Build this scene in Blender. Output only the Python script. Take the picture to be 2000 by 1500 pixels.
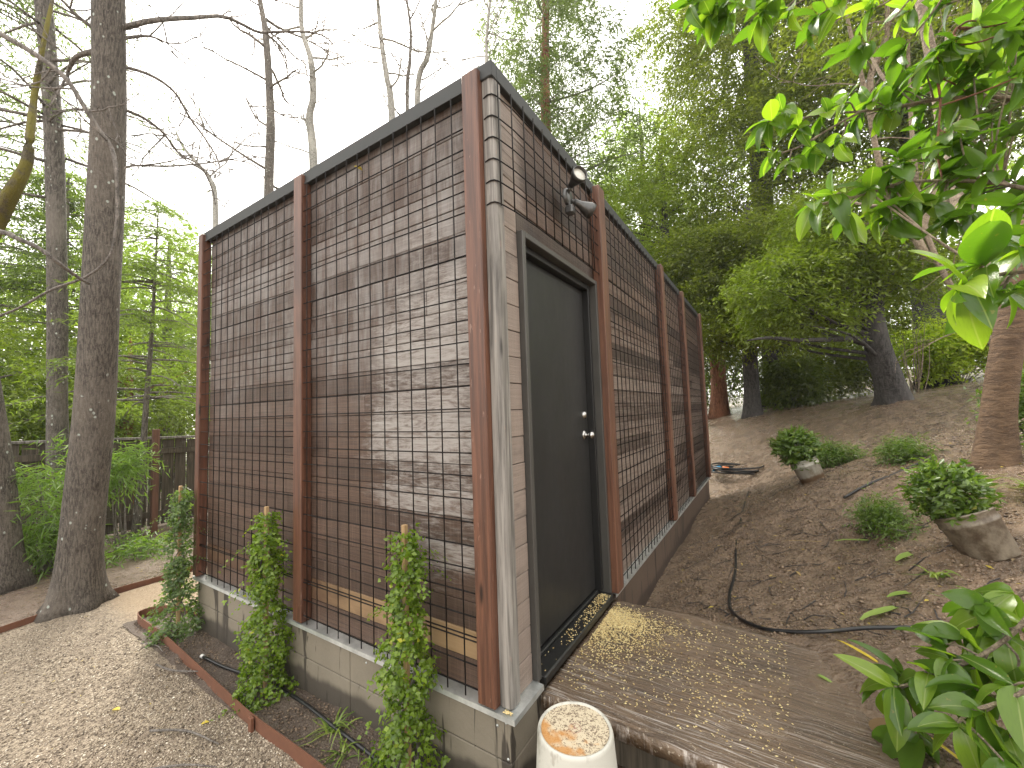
import bpy, math
import numpy as np
from mathutils import Matrix, Vector

for o in list(bpy.data.objects): bpy.data.objects.remove(o, do_unlink=True)
scene = bpy.context.scene
COL = scene.collection
rng = np.random.default_rng(7)

# ------------------------------------------------------------------ camera
cam_d = bpy.data.cameras.new('camera'); cam = bpy.data.objects.new('camera', cam_d); COL.objects.link(cam)
cam_d.sensor_fit = 'HORIZONTAL'; cam_d.sensor_width = 36.0; cam_d.lens = 14.217
cam_d.clip_start = 0.05; cam_d.clip_end = 1000
_r = (0.84251574, 0.537598, -0.0339944); _u = (0.06440523, -0.03787782, 0.99720471); _f = (-0.53480762, 0.84235008, 0.06653679)
cam.matrix_world = Matrix(((_r[0], _u[0], -_f[0], 1.0051), (_r[1], _u[1], -_f[1], -1.4844), (_r[2], _u[2], -_f[2], 1.2436), (0, 0, 0, 1)))
scene.camera = cam

# ------------------------------------------------------------------ sky, sun, exposure
SUN_EL, SUN_AZ = math.radians(48), math.radians(150)      # azimuth: direction the light comes from, counter-clockwise from +x
world = bpy.data.worlds.new('World'); scene.world = world; world.use_nodes = True
nt = world.node_tree; nt.nodes.clear()
w_out = nt.nodes.new('ShaderNodeOutputWorld'); w_bg = nt.nodes.new('ShaderNodeBackground')
sky = nt.nodes.new('ShaderNodeTexSky'); sky.sky_type = 'NISHITA'; sky.sun_disc = False
sky.sun_elevation = SUN_EL; sky.sun_rotation = math.pi/2 - SUN_AZ
sky.air_density = 1.5; sky.dust_density = 4.0
hs = nt.nodes.new('ShaderNodeHueSaturation'); hs.inputs['Saturation'].default_value = 0.35
mx = nt.nodes.new('ShaderNodeMix'); mx.data_type = 'RGBA'; mx.inputs[0].default_value = 0.75
mx.inputs[7].default_value = (9.7, 9.3, 8.7, 1)           # even cloud cover
nt.links.new(sky.outputs[0], hs.inputs['Color']); nt.links.new(hs.outputs[0], mx.inputs[6])
nt.links.new(mx.outputs[2], w_bg.inputs[0]); w_bg.inputs[1].default_value = 0.115
nt.links.new(w_bg.outputs[0], w_out.inputs[0])
sun_d = bpy.data.lights.new('sun', 'SUN'); sun_d.energy = 3.0; sun_d.angle = math.radians(22); sun_d.color = (1, .93, .82)
sun = bpy.data.objects.new('sun', sun_d); COL.objects.link(sun)
_sd = Vector((math.cos(SUN_EL)*math.cos(SUN_AZ), math.cos(SUN_EL)*math.sin(SUN_AZ), math.sin(SUN_EL)))
sun.rotation_euler = _sd.to_track_quat('Z', 'Y').to_euler()
vs = scene.view_settings; vs.view_transform = 'Standard'; vs.look = 'None'; vs.gamma = 1; vs.use_curve_mapping = False
vs.exposure = 1.68
scene.cycles.max_bounces = 9; scene.cycles.diffuse_bounces = 5; scene.cycles.glossy_bounces = 3; scene.cycles.transmission_bounces = 5

# ------------------------------------------------------------------ materials
MATS = {}
class NB:
    """small node builder"""
    def __init__(s, name):
        s.m = bpy.data.materials.new(name); s.m.use_nodes = True; s.t = s.m.node_tree; s.t.nodes.clear()
        s.out = s.t.nodes.new('ShaderNodeOutputMaterial'); s.b = s.t.nodes.new('ShaderNodeBsdfPrincipled')
        s.t.links.new(s.b.outputs[0], s.out.inputs[0]); MATS[name] = s.m
    def n(s, kind): return s.t.nodes.new(kind)
    def l(s, a, b): s.t.links.new(a, b)
    def val(s, x, sock):
        if hasattr(x, 'is_linked') or hasattr(x, 'links'): s.l(x, sock)
        elif x is not None: sock.default_value = x
    def coord(s, scale=(1, 1, 1), kind='Object', jitter=None):
        tc = s.n('ShaderNodeTexCoord'); mp = s.n('ShaderNodeMapping'); mp.inputs['Scale'].default_value = scale
        s.l(tc.outputs[kind], mp.inputs['Vector'])
        if jitter is not None:
            oi = s.n('ShaderNodeObjectInfo'); cm = s.n('ShaderNodeCombineXYZ')
            q = s.math('MULTIPLY', oi.outputs['Random'], jitter)
            s.l(q, cm.inputs[0]); s.l(q, cm.inputs[1]); s.l(cm.outputs[0], mp.inputs['Location'])
        return mp.outputs[0]
    def noise(s, vec, scale=5, detail=4, rough=.6, dist=0):
        k = s.n('ShaderNodeTexNoise'); k.inputs['Scale'].default_value = scale; k.inputs['Detail'].default_value = detail
        k.inputs['Roughness'].default_value = rough; k.inputs['Distortion'].default_value = dist; s.l(vec, k.inputs['Vector'])
        return k.outputs[0]
    def voro(s, vec, scale=5, out='Distance', feature='F1'):
        k = s.n('ShaderNodeTexVoronoi'); k.feature = feature; k.inputs['Scale'].default_value = scale; s.l(vec, k.inputs['Vector'])
        return k.outputs[out]
    def math(s, op, a, b=None, clamp=False):
        k = s.n('ShaderNodeMath'); k.operation = op; k.use_clamp = clamp; s.val(a, k.inputs[0])
        if b is not None: s.val(b, k.inputs[1])
        return k.outputs[0]
    def ramp(s, fac, stops):
        k = s.n('ShaderNodeValToRGB'); e = k.color_ramp.elements
        while len(e) < len(stops): e.new(.5)
        for i, (p, c) in enumerate(stops):
            e[i].position = p; e[i].color = (c, c, c, 1) if isinstance(c, (int, float)) else (*c, 1)
        s.l(fac, k.inputs[0]); return k.outputs[0]
    def smooth(s, x, a, b):
        k = s.n('ShaderNodeMapRange'); k.interpolation_type = 'SMOOTHSTEP'; s.l(x, k.inputs[0])
        k.inputs[1].default_value = a; k.inputs[2].default_value = b; return k.outputs[0]
    def mix(s, fac, a, b, mode='MIX'):
        k = s.n('ShaderNodeMix'); k.data_type = 'RGBA'; k.blend_type = mode; s.val(fac, k.inputs[0])
        for x, i in ((a, 6), (b, 7)):
            if isinstance(x, tuple): k.inputs[i].default_value = (*x, 1)
            else: s.l(x, k.inputs[i])
        return k.outputs[2]
    def col(s, c):
        if isinstance(c, tuple): s.b.inputs['Base Color'].default_value = (*c, 1)
        else: s.l(c, s.b.inputs['Base Color'])
    def rough(s, r): s.val(r, s.b.inputs['Roughness'])
    def bump(s, h, strength=.4, dist=.01):
        k = s.n('ShaderNodeBump'); k.inputs['Strength'].default_value = strength; k.inputs['Distance'].default_value = dist
        s.l(h, k.inputs['Height']); s.l(k.outputs[0], s.b.inputs['Normal']); return k.outputs[0]
    def sep(s, v):
        k = s.n('ShaderNodeSeparateXYZ'); s.l(v, k.inputs[0]); return k.outputs
    def rnd(s): return s.n('ShaderNodeObjectInfo').outputs['Random']
    def spec(s, v): s.b.inputs['Specular IOR Level'].default_value = v

def mat_plank(name, front, lo=(.045, .027, .019), hi=(.165, .100, .070)):
    m = NB(name); pos = m.coord()
    grain = m.noise(m.coord((1.4, 1.4, 70), jitter=40), 2.0, 6, .7, .5)
    saw = m.noise(m.coord((85, 85, 1.6), jitter=13), 1.0, 4, .65)
    rain = m.noise(m.coord((9, 9, 1.4), jitter=.5), 1.4, 6, .72, .5)
    blot = m.noise(m.coord((1, 1, 1.6), jitter=9), 2.2, 5, .65, .3)
    r = m.rnd(); P = m.sep(pos)
    r2 = m.math('ADD', .22, m.math('MULTIPLY', r, .40)) if front else r
    base = m.mix(r2, lo, hi)
    base = m.mix(m.math('MULTIPLY', m.smooth(grain, .40, .70), .75), base, (.024, .015, .012))
    base = m.mix(m.math('MULTIPLY', m.smooth(saw, .48, .72), .28), base, (.20, .14, .108))
    if front:
        # worn grey: the weathered upper courses, and a broad brushed silvery patch on the right half
        lowf = m.noise(m.coord((1, 1, 1.5)), 1.5, 5, .65, .4)
        top = m.smooth(m.math('ADD', P[2], m.math('MULTIPLY', lowf, .9)), 1.55, 2.35)
        greyf = m.math('MULTIPLY', m.smooth(m.math('ADD', m.math('MULTIPLY', rain, .75), m.math('ADD', m.math('MULTIPLY', r, .12), m.math('MULTIPLY', lowf, .35))), .46, .80), m.math('MULTIPLY', top, .85))
        base = m.mix(greyf, base, m.mix(grain, (.36, .345, .335), (.15, .135, .125)))
        dx = m.math('DIVIDE', m.math('ADD', P[0], .42), .62); dz = m.math('DIVIDE', m.math('SUBTRACT', P[2], 1.30), 1.05)
        e2 = m.math('ADD', m.math('MULTIPLY', dx, dx), m.math('MULTIPLY', dz, dz)); a = m.smooth(m.math('ADD', e2, m.math('MULTIPLY', m.math('SUBTRACT', lowf, .5), 1.6)), 1.35, .15)
        mp = m.n('ShaderNodeMapping'); mp.inputs['Rotation'].default_value = (0, math.radians(-38), 0); mp.inputs['Scale'].default_value = (2.2, 2.2, 8.5)
        tc = m.n('ShaderNodeTexCoord'); m.l(tc.outputs['Object'], mp.inputs['Vector'])
        brush = m.noise(mp.outputs[0], 2.0, 8, .74, 2.4)
        flatb = m.noise(m.coord((2.2, 2.2, 16), jitter=.6), 2.2, 7, .74, 1.8)
        w = m.math('ADD', m.math('MULTIPLY', brush, .62), m.math('MULTIPLY', flatb, .62))
        w = m.math('ADD', w, m.math('ADD', m.math('MULTIPLY', a, .26), m.math('MULTIPLY', m.math('SUBTRACT', r, .5), .14)))
        wear = m.math('MULTIPLY', m.smooth(w, .72, 1.00), m.math('ADD', .18, m.math('MULTIPLY', a, .72)))
        pale = m.mix(grain, (.50, .48, .455), (.22, .195, .18))
    else:
        brush = m.noise(m.coord((3.0, 1.3, 18), jitter=3), 2.4, 7, .72, 1.2)
        mid = m.math('MULTIPLY', m.smooth(P[2], 2.2, 1.4), .16)
        cor = m.math('MULTIPLY', m.smooth(P[1], .35, .15), .40)
        wear = m.math('ADD', m.math('ADD', mid, cor), m.math('MULTIPLY', r, .22))
        wear = m.math('MULTIPLY', m.smooth(m.math('ADD', m.math('MULTIPLY', brush, .85), wear), .52, .90), .85)
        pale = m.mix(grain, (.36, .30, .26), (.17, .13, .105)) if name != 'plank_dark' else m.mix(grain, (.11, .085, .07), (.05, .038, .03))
    c = m.mix(wear, base, pale)
    dark = m.smooth(m.noise(m.coord((1.5, 1.5, 2.2), jitter=21), 1.4, 4, .6), .57, .72)
    c = m.mix(m.math('MULTIPLY', dark, .34 if front else .6), c, (.034, .029, .030))
    m.col(c); m.spec(.45)
    m.rough(m.math('ADD', .36, m.math('MULTIPLY', blot, .35)))
    m.bump(m.math('ADD', grain, m.math('MULTIPLY', saw, .6)), .65, .005)
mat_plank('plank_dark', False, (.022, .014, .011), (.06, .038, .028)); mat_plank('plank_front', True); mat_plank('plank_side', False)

m = NB('plank_new'); g = m.noise(m.coord((2, 2, 45), jitter=9), 2, 5, .6, .3); P = m.sep(m.coord())
st = m.math('ADD', m.noise(m.coord((1, 1, 2)), 3, 4), m.math('MULTIPLY', m.math('ADD', P[0], 1.0), .10))
c = m.mix(g, (.38, .26, .145), (.26, .165, .085))
low = m.math('ADD', m.smooth(P[2], .13, .03), m.smooth(P[0], -.3, -1.9))
c = m.mix(m.math('MULTIPLY', m.smooth(m.math('ADD', low, st), .7, 1.4), .9), c, (.075, .038, .025))
m.col(c); m.rough(.5); m.bump(g, .3, .003)

def mat_post(name, a, b, rough=.45):
    m = NB(name); g = m.noise(m.coord((40, 40, 1.6), jitter=30), 1.2, 6, .65, .5); big = m.noise(m.coord((3, 3, 1), jitter=7), 2, 3)
    kn = m.voro(m.coord((5, 5, 1.1), jitter=5), 1.3)
    c = m.mix(m.smooth(g, .32, .68), a, b); c = m.mix(m.math('MULTIPLY', m.smooth(big, .5, .75), .5), c, tuple(x*.45 for x in a))
    c = m.mix(m.smooth(kn, .10, .03), c, tuple(x*.25 for x in a))
    sc = m.smooth(m.noise(m.coord((25, 25, 4), jitter=3), 3, 3), .66, .72)
    c = m.mix(m.math('MULTIPLY', sc, .45), c, (.34, .22, .17))
    m.col(c); m.rough(rough); m.bump(g, .45, .004)
mat_post('post_red', (.062, .026, .016), (.150, .064, .037))
mat_post('post_side', (.075, .032, .019), (.175, .080, .048))
mat_post('stake_wood', (.42, .29, .15), (.30, .19, .09), .7)
mat_post('corner_grey', (.085, .078, .070), (.29, .27, .245), .6)
mat_post('fence_wood', (.035, .029, .020), (.10, .082, .058), .7)
mat_post('fence_red', (.10, .048, .032), (.17, .085, .058), .7)

m = NB('metal_galv'); n = m.noise(m.coord((1, 1, 1)), 9, 4); n2 = m.noise(m.coord(), 60, 2)
m.col(m.mix(m.smooth(n, .35, .7), (.62, .64, .63), (.40, .42, .41))); m.b.inputs['Metallic'].default_value = .75
m.rough(m.math('ADD', .33, m.math('MULTIPLY', n2, .2)))
m = NB('metal_cap'); n = m.noise(m.coord(), 4, 4); m.col(m.mix(n, (.020, .022, .022), (.036, .039, .039))); m.rough(.65)
m = NB('wire_dark'); n = m.noise(m.coord(), 30, 3); m.col(m.mix(m.smooth(n, .5, .7), (.010, .009, .009), (.028, .019, .015))); m.rough(.65); m.spec(.2)
m = NB('core_dark'); m.col((.02, .016, .014)); m.rough(.8)

def mat_conc(name, a, b, stain):
    m = NB(name); n = m.noise(m.coord(), 3, 6, .7); f = m.noise(m.coord(), 60, 3); P = m.sep(m.coord())
    c = m.mix(n, a, b)
    drip = m.noise(m.coord((6.5, 6.5, .9)), 1.0, 4, .7, .6)
    c = m.mix(m.math('MULTIPLY', m.smooth(drip, .55, .585), .9), c, stain)
    wet = m.math('ADD', m.smooth(P[2], -.20, -.42), m.math('MULTIPLY', m.noise(m.coord((2.5, 2.5, 1)), 2, 3), .7))
    c = m.mix(m.math('MULTIPLY', m.smooth(wet, .5, .8), .85), c, stain)
    m.col(c); m.rough(.75); m.bump(m.math('ADD', f, n), .35, .006)
mat_conc('concrete', (.245, .215, .165), (.14, .12, .09), (.036, .029, .022))
mat_conc('concrete_brown', (.115, .078, .055), (.080, .053, .038), (.045, .030, .022))

m = NB('door_black'); n = m.noise(m.coord((1, 1, .5)), 2.5, 5, .6); f = m.noise(m.coord(), 220, 2)
sc = m.smooth(m.noise(m.coord((30, 30, 6)), 1.2, 3, .6, 1.5), .70, .73)
m.col(m.mix(m.math('MULTIPLY', sc, .12), m.mix(n, (.012, .0118, .0115), (.026, .0255, .025)), (.12, .12, .11)))
m.spec(.35); m.rough(m.math('ADD', .26, m.math('MULTIPLY', m.noise(m.coord((1, 1.5, .7)), 3.5, 5, .7), .40))); m.bump(f, .12, .001)
m = NB('frame_grey'); n = m.noise(m.coord(), 6, 4); m.col(m.mix(n, (.045, .043, .039), (.075, .071, .065))); m.rough(.45)
m = NB('frame_dark'); m.col((.012, .012, .012)); m.rough(.4)
m = NB('nickel'); m.col((.42, .41, .40)); m.b.inputs['Metallic'].default_value = 1; m.rough(.25)
m = NB('lamp_bronze'); n = m.noise(m.coord(), 20, 3); m.col(m.mix(n, (.055, .055, .055), (.13, .13, .127))); m.rough(.38); m.b.inputs['Metallic'].default_value = .7
m = NB('lamp_lens'); m.col((.62, .61, .56)); m.rough(.25)

# bark -----------------------------------------------------------
def mat_bark(name, a, b, lichen=0.0, sc=1.0, hz=.25, moss=None):
    m = NB(name); n = m.noise(m.coord((26*sc, 26*sc, 26*sc*hz)), 1.6, 6, .72, .5); w = m.noise(m.coord((9*sc, 9*sc, 40*sc)), 1.3, 5, .7, .8)
    big = m.noise(m.coord((1, 1, .6)), 2.2, 4); fine = m.noise(m.coord((60, 60, 60)), 1.3, 3, .7)
    c = m.mix(m.smooth(n, .35, .66), tuple(x*.55 for x in a), b); c = m.mix(m.math('MULTIPLY', m.smooth(w, .56, .66), .6), c, tuple(x*.5 for x in a))
    c = m.mix(m.math('MULTIPLY', m.smooth(big, .45, .7), .5), c, tuple(min(1, x*1.4) for x in b))
    c = m.mix(m.math('MULTIPLY', m.smooth(fine, .58, .70), .45), c, tuple(min(1, x*1.9) for x in b))
    if lichen:
        d = m.math('ADD', m.voro(m.coord((11, 11, 8)), 1.3), m.math('MULTIPLY', fine, .12)); k = m.noise(m.coord(), 3, 2)
        li = m.math('MULTIPLY', m.smooth(d, .24, .17), m.smooth(k, .62-lichen, .66-lichen))
        c = m.mix(li, c, (.50, .54, .49))
    if moss:
        g = m.smooth(m.noise(m.coord(), 5, 5), .40, .55); c = m.mix(g, c, moss)
    m.col(c); m.rough(.82); m.bump(m.math('ADD', n, m.math('MULTIPLY', w, .6)), 1.0, .030)
mat_bark('bark_fir', (.064, .051, .040), (.200, .172, .143), .12, 1.9, .16)
mat_bark('bark_back', (.085, .072, .060), (.21, .188, .162), .24, 1.5, .2)
mat_bark('bark_red', (.17, .062, .032), (.27, .115, .06), 0, .8)
mat_bark('bark_dark', (.028, .025, .024), (.075, .068, .064), .02, .7, .3)
mat_bark('bark_pale', (.30, .29, .26), (.46, .45, .41), .15, .8, 1.2)
mat_bark('bark_stem', (.20, .15, .10), (.34, .27, .19), 0, .8, 1.0)
mat_bark('bark_orange', (.110, .060, .030), (.150, .092, .050), 0, .22, 3.0)
mat_bark('bark_twig', (.15, .132, .115), (.27, .24, .215), 0, 1)
mat_bark('bark_mossy', (.07, .055, .035), (.14, .12, .07), 0, 1, .4, (.17, .15, .02))

# leaves ---------------------------------------------------------
def mat_leaf(name, dark, light, trans=.35, rough=.35, yellow=None, spec=.5):
    m = NB(name); at = m.n('ShaderNodeAttribute'); at.attribute_name = 'tint'; t = at.outputs['Fac']
    c = m.mix(t, dark, light)
    if yellow: c = m.mix(m.smooth(t, .90, .99), c, yellow)
    m.col(c); m.rough(rough); m.spec(spec)
    tr = m.n('ShaderNodeBsdfTranslucent'); tc = m.mix(1.0, c, (1.0, 1.0, .35), 'MULTIPLY'); tc2 = m.mix(1.0, tc, (1.6, 1.8, 1.3), 'MULTIPLY')
    m.l(tc2, tr.inputs[0]); ms = m.n('ShaderNodeMixShader'); ms.inputs[0].default_value = trans
    m.l(m.b.outputs[0], ms.inputs[1]); m.l(tr.outputs[0], ms.inputs[2]); m.l(ms.outputs[0], m.out.inputs[0])
mat_leaf('leaf_ever', (.062, .086, .020), (.215, .245, .062), .52, .27)
mat_leaf('leaf_deep', (.055, .080, .024), (.175, .210, .062), .50, .32)
mat_leaf('leaf_lime', (.085, .125, .018), (.210, .260, .048), .50, .32)
mat_leaf('leaf_bright', (.27, .34, .035), (.42, .48, .08), .55, .42)
mat_leaf('leaf_conifer', (.055, .080, .042), (.130, .165, .088), .48, .5)
mat_leaf('leaf_soft', (.095, .140, .042), (.205, .265, .090), .50, .5)
mat_leaf('leaf_bamboo', (.10, .175, .045), (.21, .30, .095), .50, .38)
mat_leaf('leaf_vine', (.055, .105, .014), (.25, .35, .050), .45, .26, (.48, .45, .07))
mat_leaf('leaf_shade', (.055, .095, .035), (.16, .23, .085), .42, .4)
mat_leaf('leaf_pot', (.050, .100, .018), (.17, .25, .045), .38, .30, (.36, .33, .08))
mat_leaf('leaf_fern', (.060, .110, .020), (.14, .21, .045), .38, .4)
mat_leaf('leaf_strap', (.08, .14, .025), (.26, .33, .07), .3, .3)
mat_leaf('leaf_dry', (.30, .20, .09), (.45, .34, .14), .3, .6)
mat_leaf('litter', (.10, .055, .030), (.26, .19, .10), .1, .6, (.42, .32, .05))

m = NB('leaf_big'); r_ = m.rnd(); tc_ = m.sep(m.coord())
rib = m.smooth(m.math('ABSOLUTE', tc_[1]), .0022, .0008)
veins = m.noise(m.coord((30, 200, 1)), 1, 2)
c = m.mix(r_, (.070, .140, .018), (.215, .315, .036)); sp_ = m.smooth(m.noise(m.coord((1, 1, 1), jitter=5), 45, 3, .6), .66, .70); c = m.mix(m.math('MULTIPLY', sp_, .5), c, (.25, .20, .05)); c = m.mix(m.math('MULTIPLY', rib, .6), c, (.30, .36, .12))
c = m.mix(m.math('MULTIPLY', m.smooth(veins, .5, .7), .15), c, (.05, .10, .02))
m.col(c); m.rough(.24); m.spec(.6); m.bump(m.math('ADD', veins, m.noise(m.coord((1, 1, 1)), 25, 2)), .25, .004)
tr = m.n('ShaderNodeBsdfTranslucent'); m.l(m.mix(1.0, c, (1.8, 2.0, .6), 'MULTIPLY'), tr.inputs[0]); ms = m.n('ShaderNodeMixShader'); ms.inputs[0].default_value = .50
m.l(m.b.outputs[0], ms.inputs[1]); m.l(tr.outputs[0], ms.inputs[2]); m.l(ms.outputs[0], m.out.inputs[0])

# ground ---------------------------------------------------------
m = NB('mud'); pos = m.coord(); P = m.sep(pos)
n1 = m.noise(pos, 1.4, 5, .6); n2 = m.noise(pos, 9, 6, .7); n3 = m.noise(pos, 55, 4, .7); v = m.voro(pos, 38)
c = m.mix(m.smooth(n2, .3, .7), (.085, .056, .036), (.265, .186, .122)); c = m.mix(m.math('MULTIPLY', n1, .6), c, (.190, .127, .080))
c = m.mix(m.math('MULTIPLY', m.smooth(n3, .55, .75), .5), c, (.32, .245, .175))
forest = m.smooth(P[0], -2.5, -4.2)
fl = m.mix(n2, (.13, .085, .058), (.27, .20, .15)); fl = m.mix(m.smooth(n3, .5, .7), fl, (.11, .07, .045))
c = m.mix(forest, c, fl); m.col(c)
wet = m.smooth(m.math('ADD', m.math('MULTIPLY', n1, .5), m.math('MULTIPLY', n2, .5)), .42, .62)
m.spec(.7); m.rough(m.math('ADD', .06, m.math('ADD', m.math('MULTIPLY', wet, .40), m.math('MULTIPLY', forest, .15))))
m.bump(m.math('ADD', m.math('ADD', n2, m.math('MULTIPLY', n3, .7)), m.math('MULTIPLY', v, .4)), 1.0, .034)
m = NB('gravel'); pos = m.coord(); v = m.voro(pos, 95, 'Color'); vd = m.voro(pos, 95); n = m.noise(pos, 2, 4); n2 = m.noise(pos, 30, 3)
sv = m.sep(v)[0]; P = m.sep(pos)
c = m.mix(sv, (.120, .090, .062), (.37, .305, .225)); c = m.mix(m.math('MULTIPLY', m.smooth(n, .45, .7), .5), c, (.19, .145, .105))
warm_tan = m.math('MULTIPLY', m.smooth(P[1], -.55, -.05), m.smooth(P[0], -2.4, -3.0)); c = m.mix(m.math('MULTIPLY', m.smooth(m.math('ADD', warm_tan, m.math('MULTIPLY', n2, .5)), .65, 1.35), .6), c, (.40, .29, .18))  # warmer tan blend on the path beside the shed's left end
m.col(c); m.rough(.75); m.bump(m.math('SUBTRACT', n2, vd), .9, .012)
m = NB('gravel_stone'); at = m.n('ShaderNodeAttribute'); at.attribute_name = 'tint'
m.col(m.ramp(at.outputs['Fac'], [(0, (.070, .050, .036)), (.35, (.205, .162, .115)), (.8, (.40, .33, .245)), (1, (.70, .64, .53))])); m.rough(.6)
m = NB('bed_soil'); pos = m.coord(); n2 = m.noise(pos, 12, 6, .7); n3 = m.noise(pos, 70, 3)
c = m.mix(n2, (.055, .038, .028), (.125, .095, .072)); c = m.mix(m.smooth(n3, .58, .7), c, (.22, .18, .14)); m.col(c); m.rough(.65); m.bump(m.math('ADD', n2, n3), .9, .02)
m = NB('clod'); at = m.n('ShaderNodeAttribute'); at.attribute_name = 'tint'; m.col(m.mix(at.outputs['Fac'], (.070, .047, .030), (.25, .18, .12))); m.rough(.28)
m = NB('puddle'); n = m.noise(m.coord(), 6, 3); m.col(m.mix(n, (.17, .105, .060), (.21, .135, .08))); m.rough(.12); m.spec(.7)
m = NB('deck_wet'); pos = m.coord()
g = m.noise(m.coord((2.2, 55, 2)), 1.3, 6, .7, .5); big = m.noise(pos, 2.6, 5, .65); f = m.noise(m.coord((30, 90, 30)), 1.2, 3, .7); P = m.sep(pos)
c = m.mix(m.smooth(g, .3, .7), (.048, .031, .020), (.190, .130, .082)); c = m.mix(m.math('MULTIPLY', m.smooth(big, .4, .65), .55), c, (.165, .108, .064))
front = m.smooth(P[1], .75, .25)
sheen_streak = m.math('MULTIPLY', m.smooth(m.noise(m.coord((2.5, 80, 2)), 1.2, 5, .75, .3), .50, .66), m.math('ADD', m.math('MULTIPLY', front, .75), .22))  # pale streaks, strongest at the front, painted in for wet sky sheen
c = m.mix(sheen_streak, c, (.46, .41, .365)); fleck = m.smooth(m.noise(m.coord((45, 90, 45)), 1.1, 2, .6), .64, .70); c = m.mix(m.math('MULTIPLY', fleck, .5), c, (.50, .43, .33))  # light flecks likewise paint the wet speckle into the colour
m.col(c); m.spec(.7); m.rough(m.math('ADD', .04, m.math('MULTIPLY', big, .42))); m.bump(m.math('ADD', g, m.math('MULTIPLY', f, .9)), 1.0, .012)
m = NB('seed'); at = m.n('ShaderNodeAttribute'); at.attribute_name = 'tint'; m.col(m.mix(at.outputs['Fac'], (.46, .32, .12), (.80, .68, .36))); m.rough(.4)
m = NB('rust'); n = m.noise(m.coord((3, 3, 3)), 5, 6, .7); m.col(m.mix(n, (.075, .030, .018), (.20, .082, .042))); m.rough(.75); m.bump(n, .3, .004)
m = NB('rubber'); m.col((.013, .013, .014)); m.rough(.35)
m = NB('plastic_blue'); m.col((.03, .25, .48)); m.rough(.35)
m = NB('plastic_orange'); m.col((.70, .18, .03)); m.rough(.4)
m = NB('plastic_white'); m.col((.70, .70, .66)); m.rough(.4)
m = NB('bucket_side'); n = m.noise(m.coord((1, 1, .7)), 7, 5, .7); n2 = m.noise(m.coord((1, 1, .6)), 18, 3)
c = m.mix(m.smooth(n, .50, .68), (.46, .45, .40), (.27, .255, .22)); c = m.mix(m.math('MULTIPLY', m.smooth(n2, .64, .70), .5), c, (.25, .22, .18)); m.col(c); m.rough(.38)
m = NB('bucket_top'); pos = m.coord(); n = m.noise(pos, 9, 3, .6); sp = m.noise(pos, 95, 3, .55, 1.4); P = m.sep(pos)
rad = m.math('SQRT', m.math('ADD', m.math('POWER', P[0], 2.0), m.math('POWER', P[1], 2.0)))
rust = m.math('MULTIPLY', m.smooth(m.math('ADD', n, m.math('ADD', m.math('MULTIPLY', P[0], -1.1), m.math('MULTIPLY', P[1], -1.5))), .60, .72), 1.0)
c = m.mix(m.math('MULTIPLY', m.smooth(sp, .535, .565), .85), (.50, .43, .31), (.10, .06, .04))
rust2 = m.smooth(m.noise(pos, 14, 3), .64, .72)
c = m.mix(m.math('MULTIPLY', rust2, .5), c, (.52, .27, .10))
c = m.mix(m.math('MULTIPLY', rust, .85), c, (.42, .20, .055))
m.col(c); m.rough(.45)
m = NB('print_ink'); m.col((.30, .16, .13)); m.rough(.5)
m = NB('bucket_dirty'); n = m.noise(m.coord((1, 1, .8)), 6, 5, .7); P = m.sep(m.coord())
c = m.mix(m.smooth(n, .4, .65), (.46, .44, .38), (.25, .21, .155)); c = m.mix(m.smooth(m.math('ADD', n, m.smooth(P[2], .16, .02)), .75, 1.1), c, (.15, .095, .055)); m.col(c); m.rough(.45)
m = NB('bucket_mud'); n = m.noise(m.coord(), 8, 5, .7); m.col(m.mix(m.smooth(n, .35, .65), (.085, .06, .038), (.26, .22, .165))); m.rough(.5)

# ------------------------------------------------------------------ mesh helpers
def tag(o, label=None, cat=None, group=None, kind=None):
    if label: o['label'] = label
    if cat: o['category'] = cat
    if group: o['group'] = group
    if kind: o['kind'] = kind
    return o
def link(name, me, mat=None, parent=None, loc=None):
    o = bpy.data.objects.new(name, me); COL.objects.link(o)
    if mat and me is not None and not me.materials: me.materials.append(MATS[mat])
    if parent is not None: o.parent = parent
    if loc is not None: o.location = loc
    return o
def empty(name, loc, label, cat, group=None):
    o = bpy.data.objects.new(name, None); COL.objects.link(o); o.location = loc; o.empty_display_size = .1
    return tag(o, label, cat, group)
def npmesh(name, V, F, smooth=False, tint=None):
    """V (n,3), F (m,k) all faces with k corners"""
    me = bpy.data.meshes.new(name); V = np.ascontiguousarray(V, dtype=np.float32); F = np.ascontiguousarray(F, dtype=np.int32)
    k = F.shape[1]; me.vertices.add(len(V)); me.vertices.foreach_set('co', V.ravel())
    me.loops.add(F.size); me.loops.foreach_set('vertex_index', F.ravel())
    me.polygons.add(len(F)); me.polygons.foreach_set('loop_start', np.arange(0, F.size, k, dtype=np.int32))
    me.polygons.foreach_set('loop_total', np.full(len(F), k, dtype=np.int32))
    if smooth: me.polygons.foreach_set('use_smooth', np.ones(len(F), dtype=bool))
    if tint is not None:
        a = me.attributes.new('tint', 'FLOAT', 'POINT'); a.data.foreach_set('value', np.ascontiguousarray(tint, dtype=np.float32))
    me.update(calc_edges=True); me.validate()
    return me
def poly(name, verts, faces, smooth=False):
    me = bpy.data.meshes.new(name); me.from_pydata([tuple(map(float, v)) for v in verts], [], faces)
    if smooth:
        for p in me.polygons: p.use_smooth = True
    me.update(); return me
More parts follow.
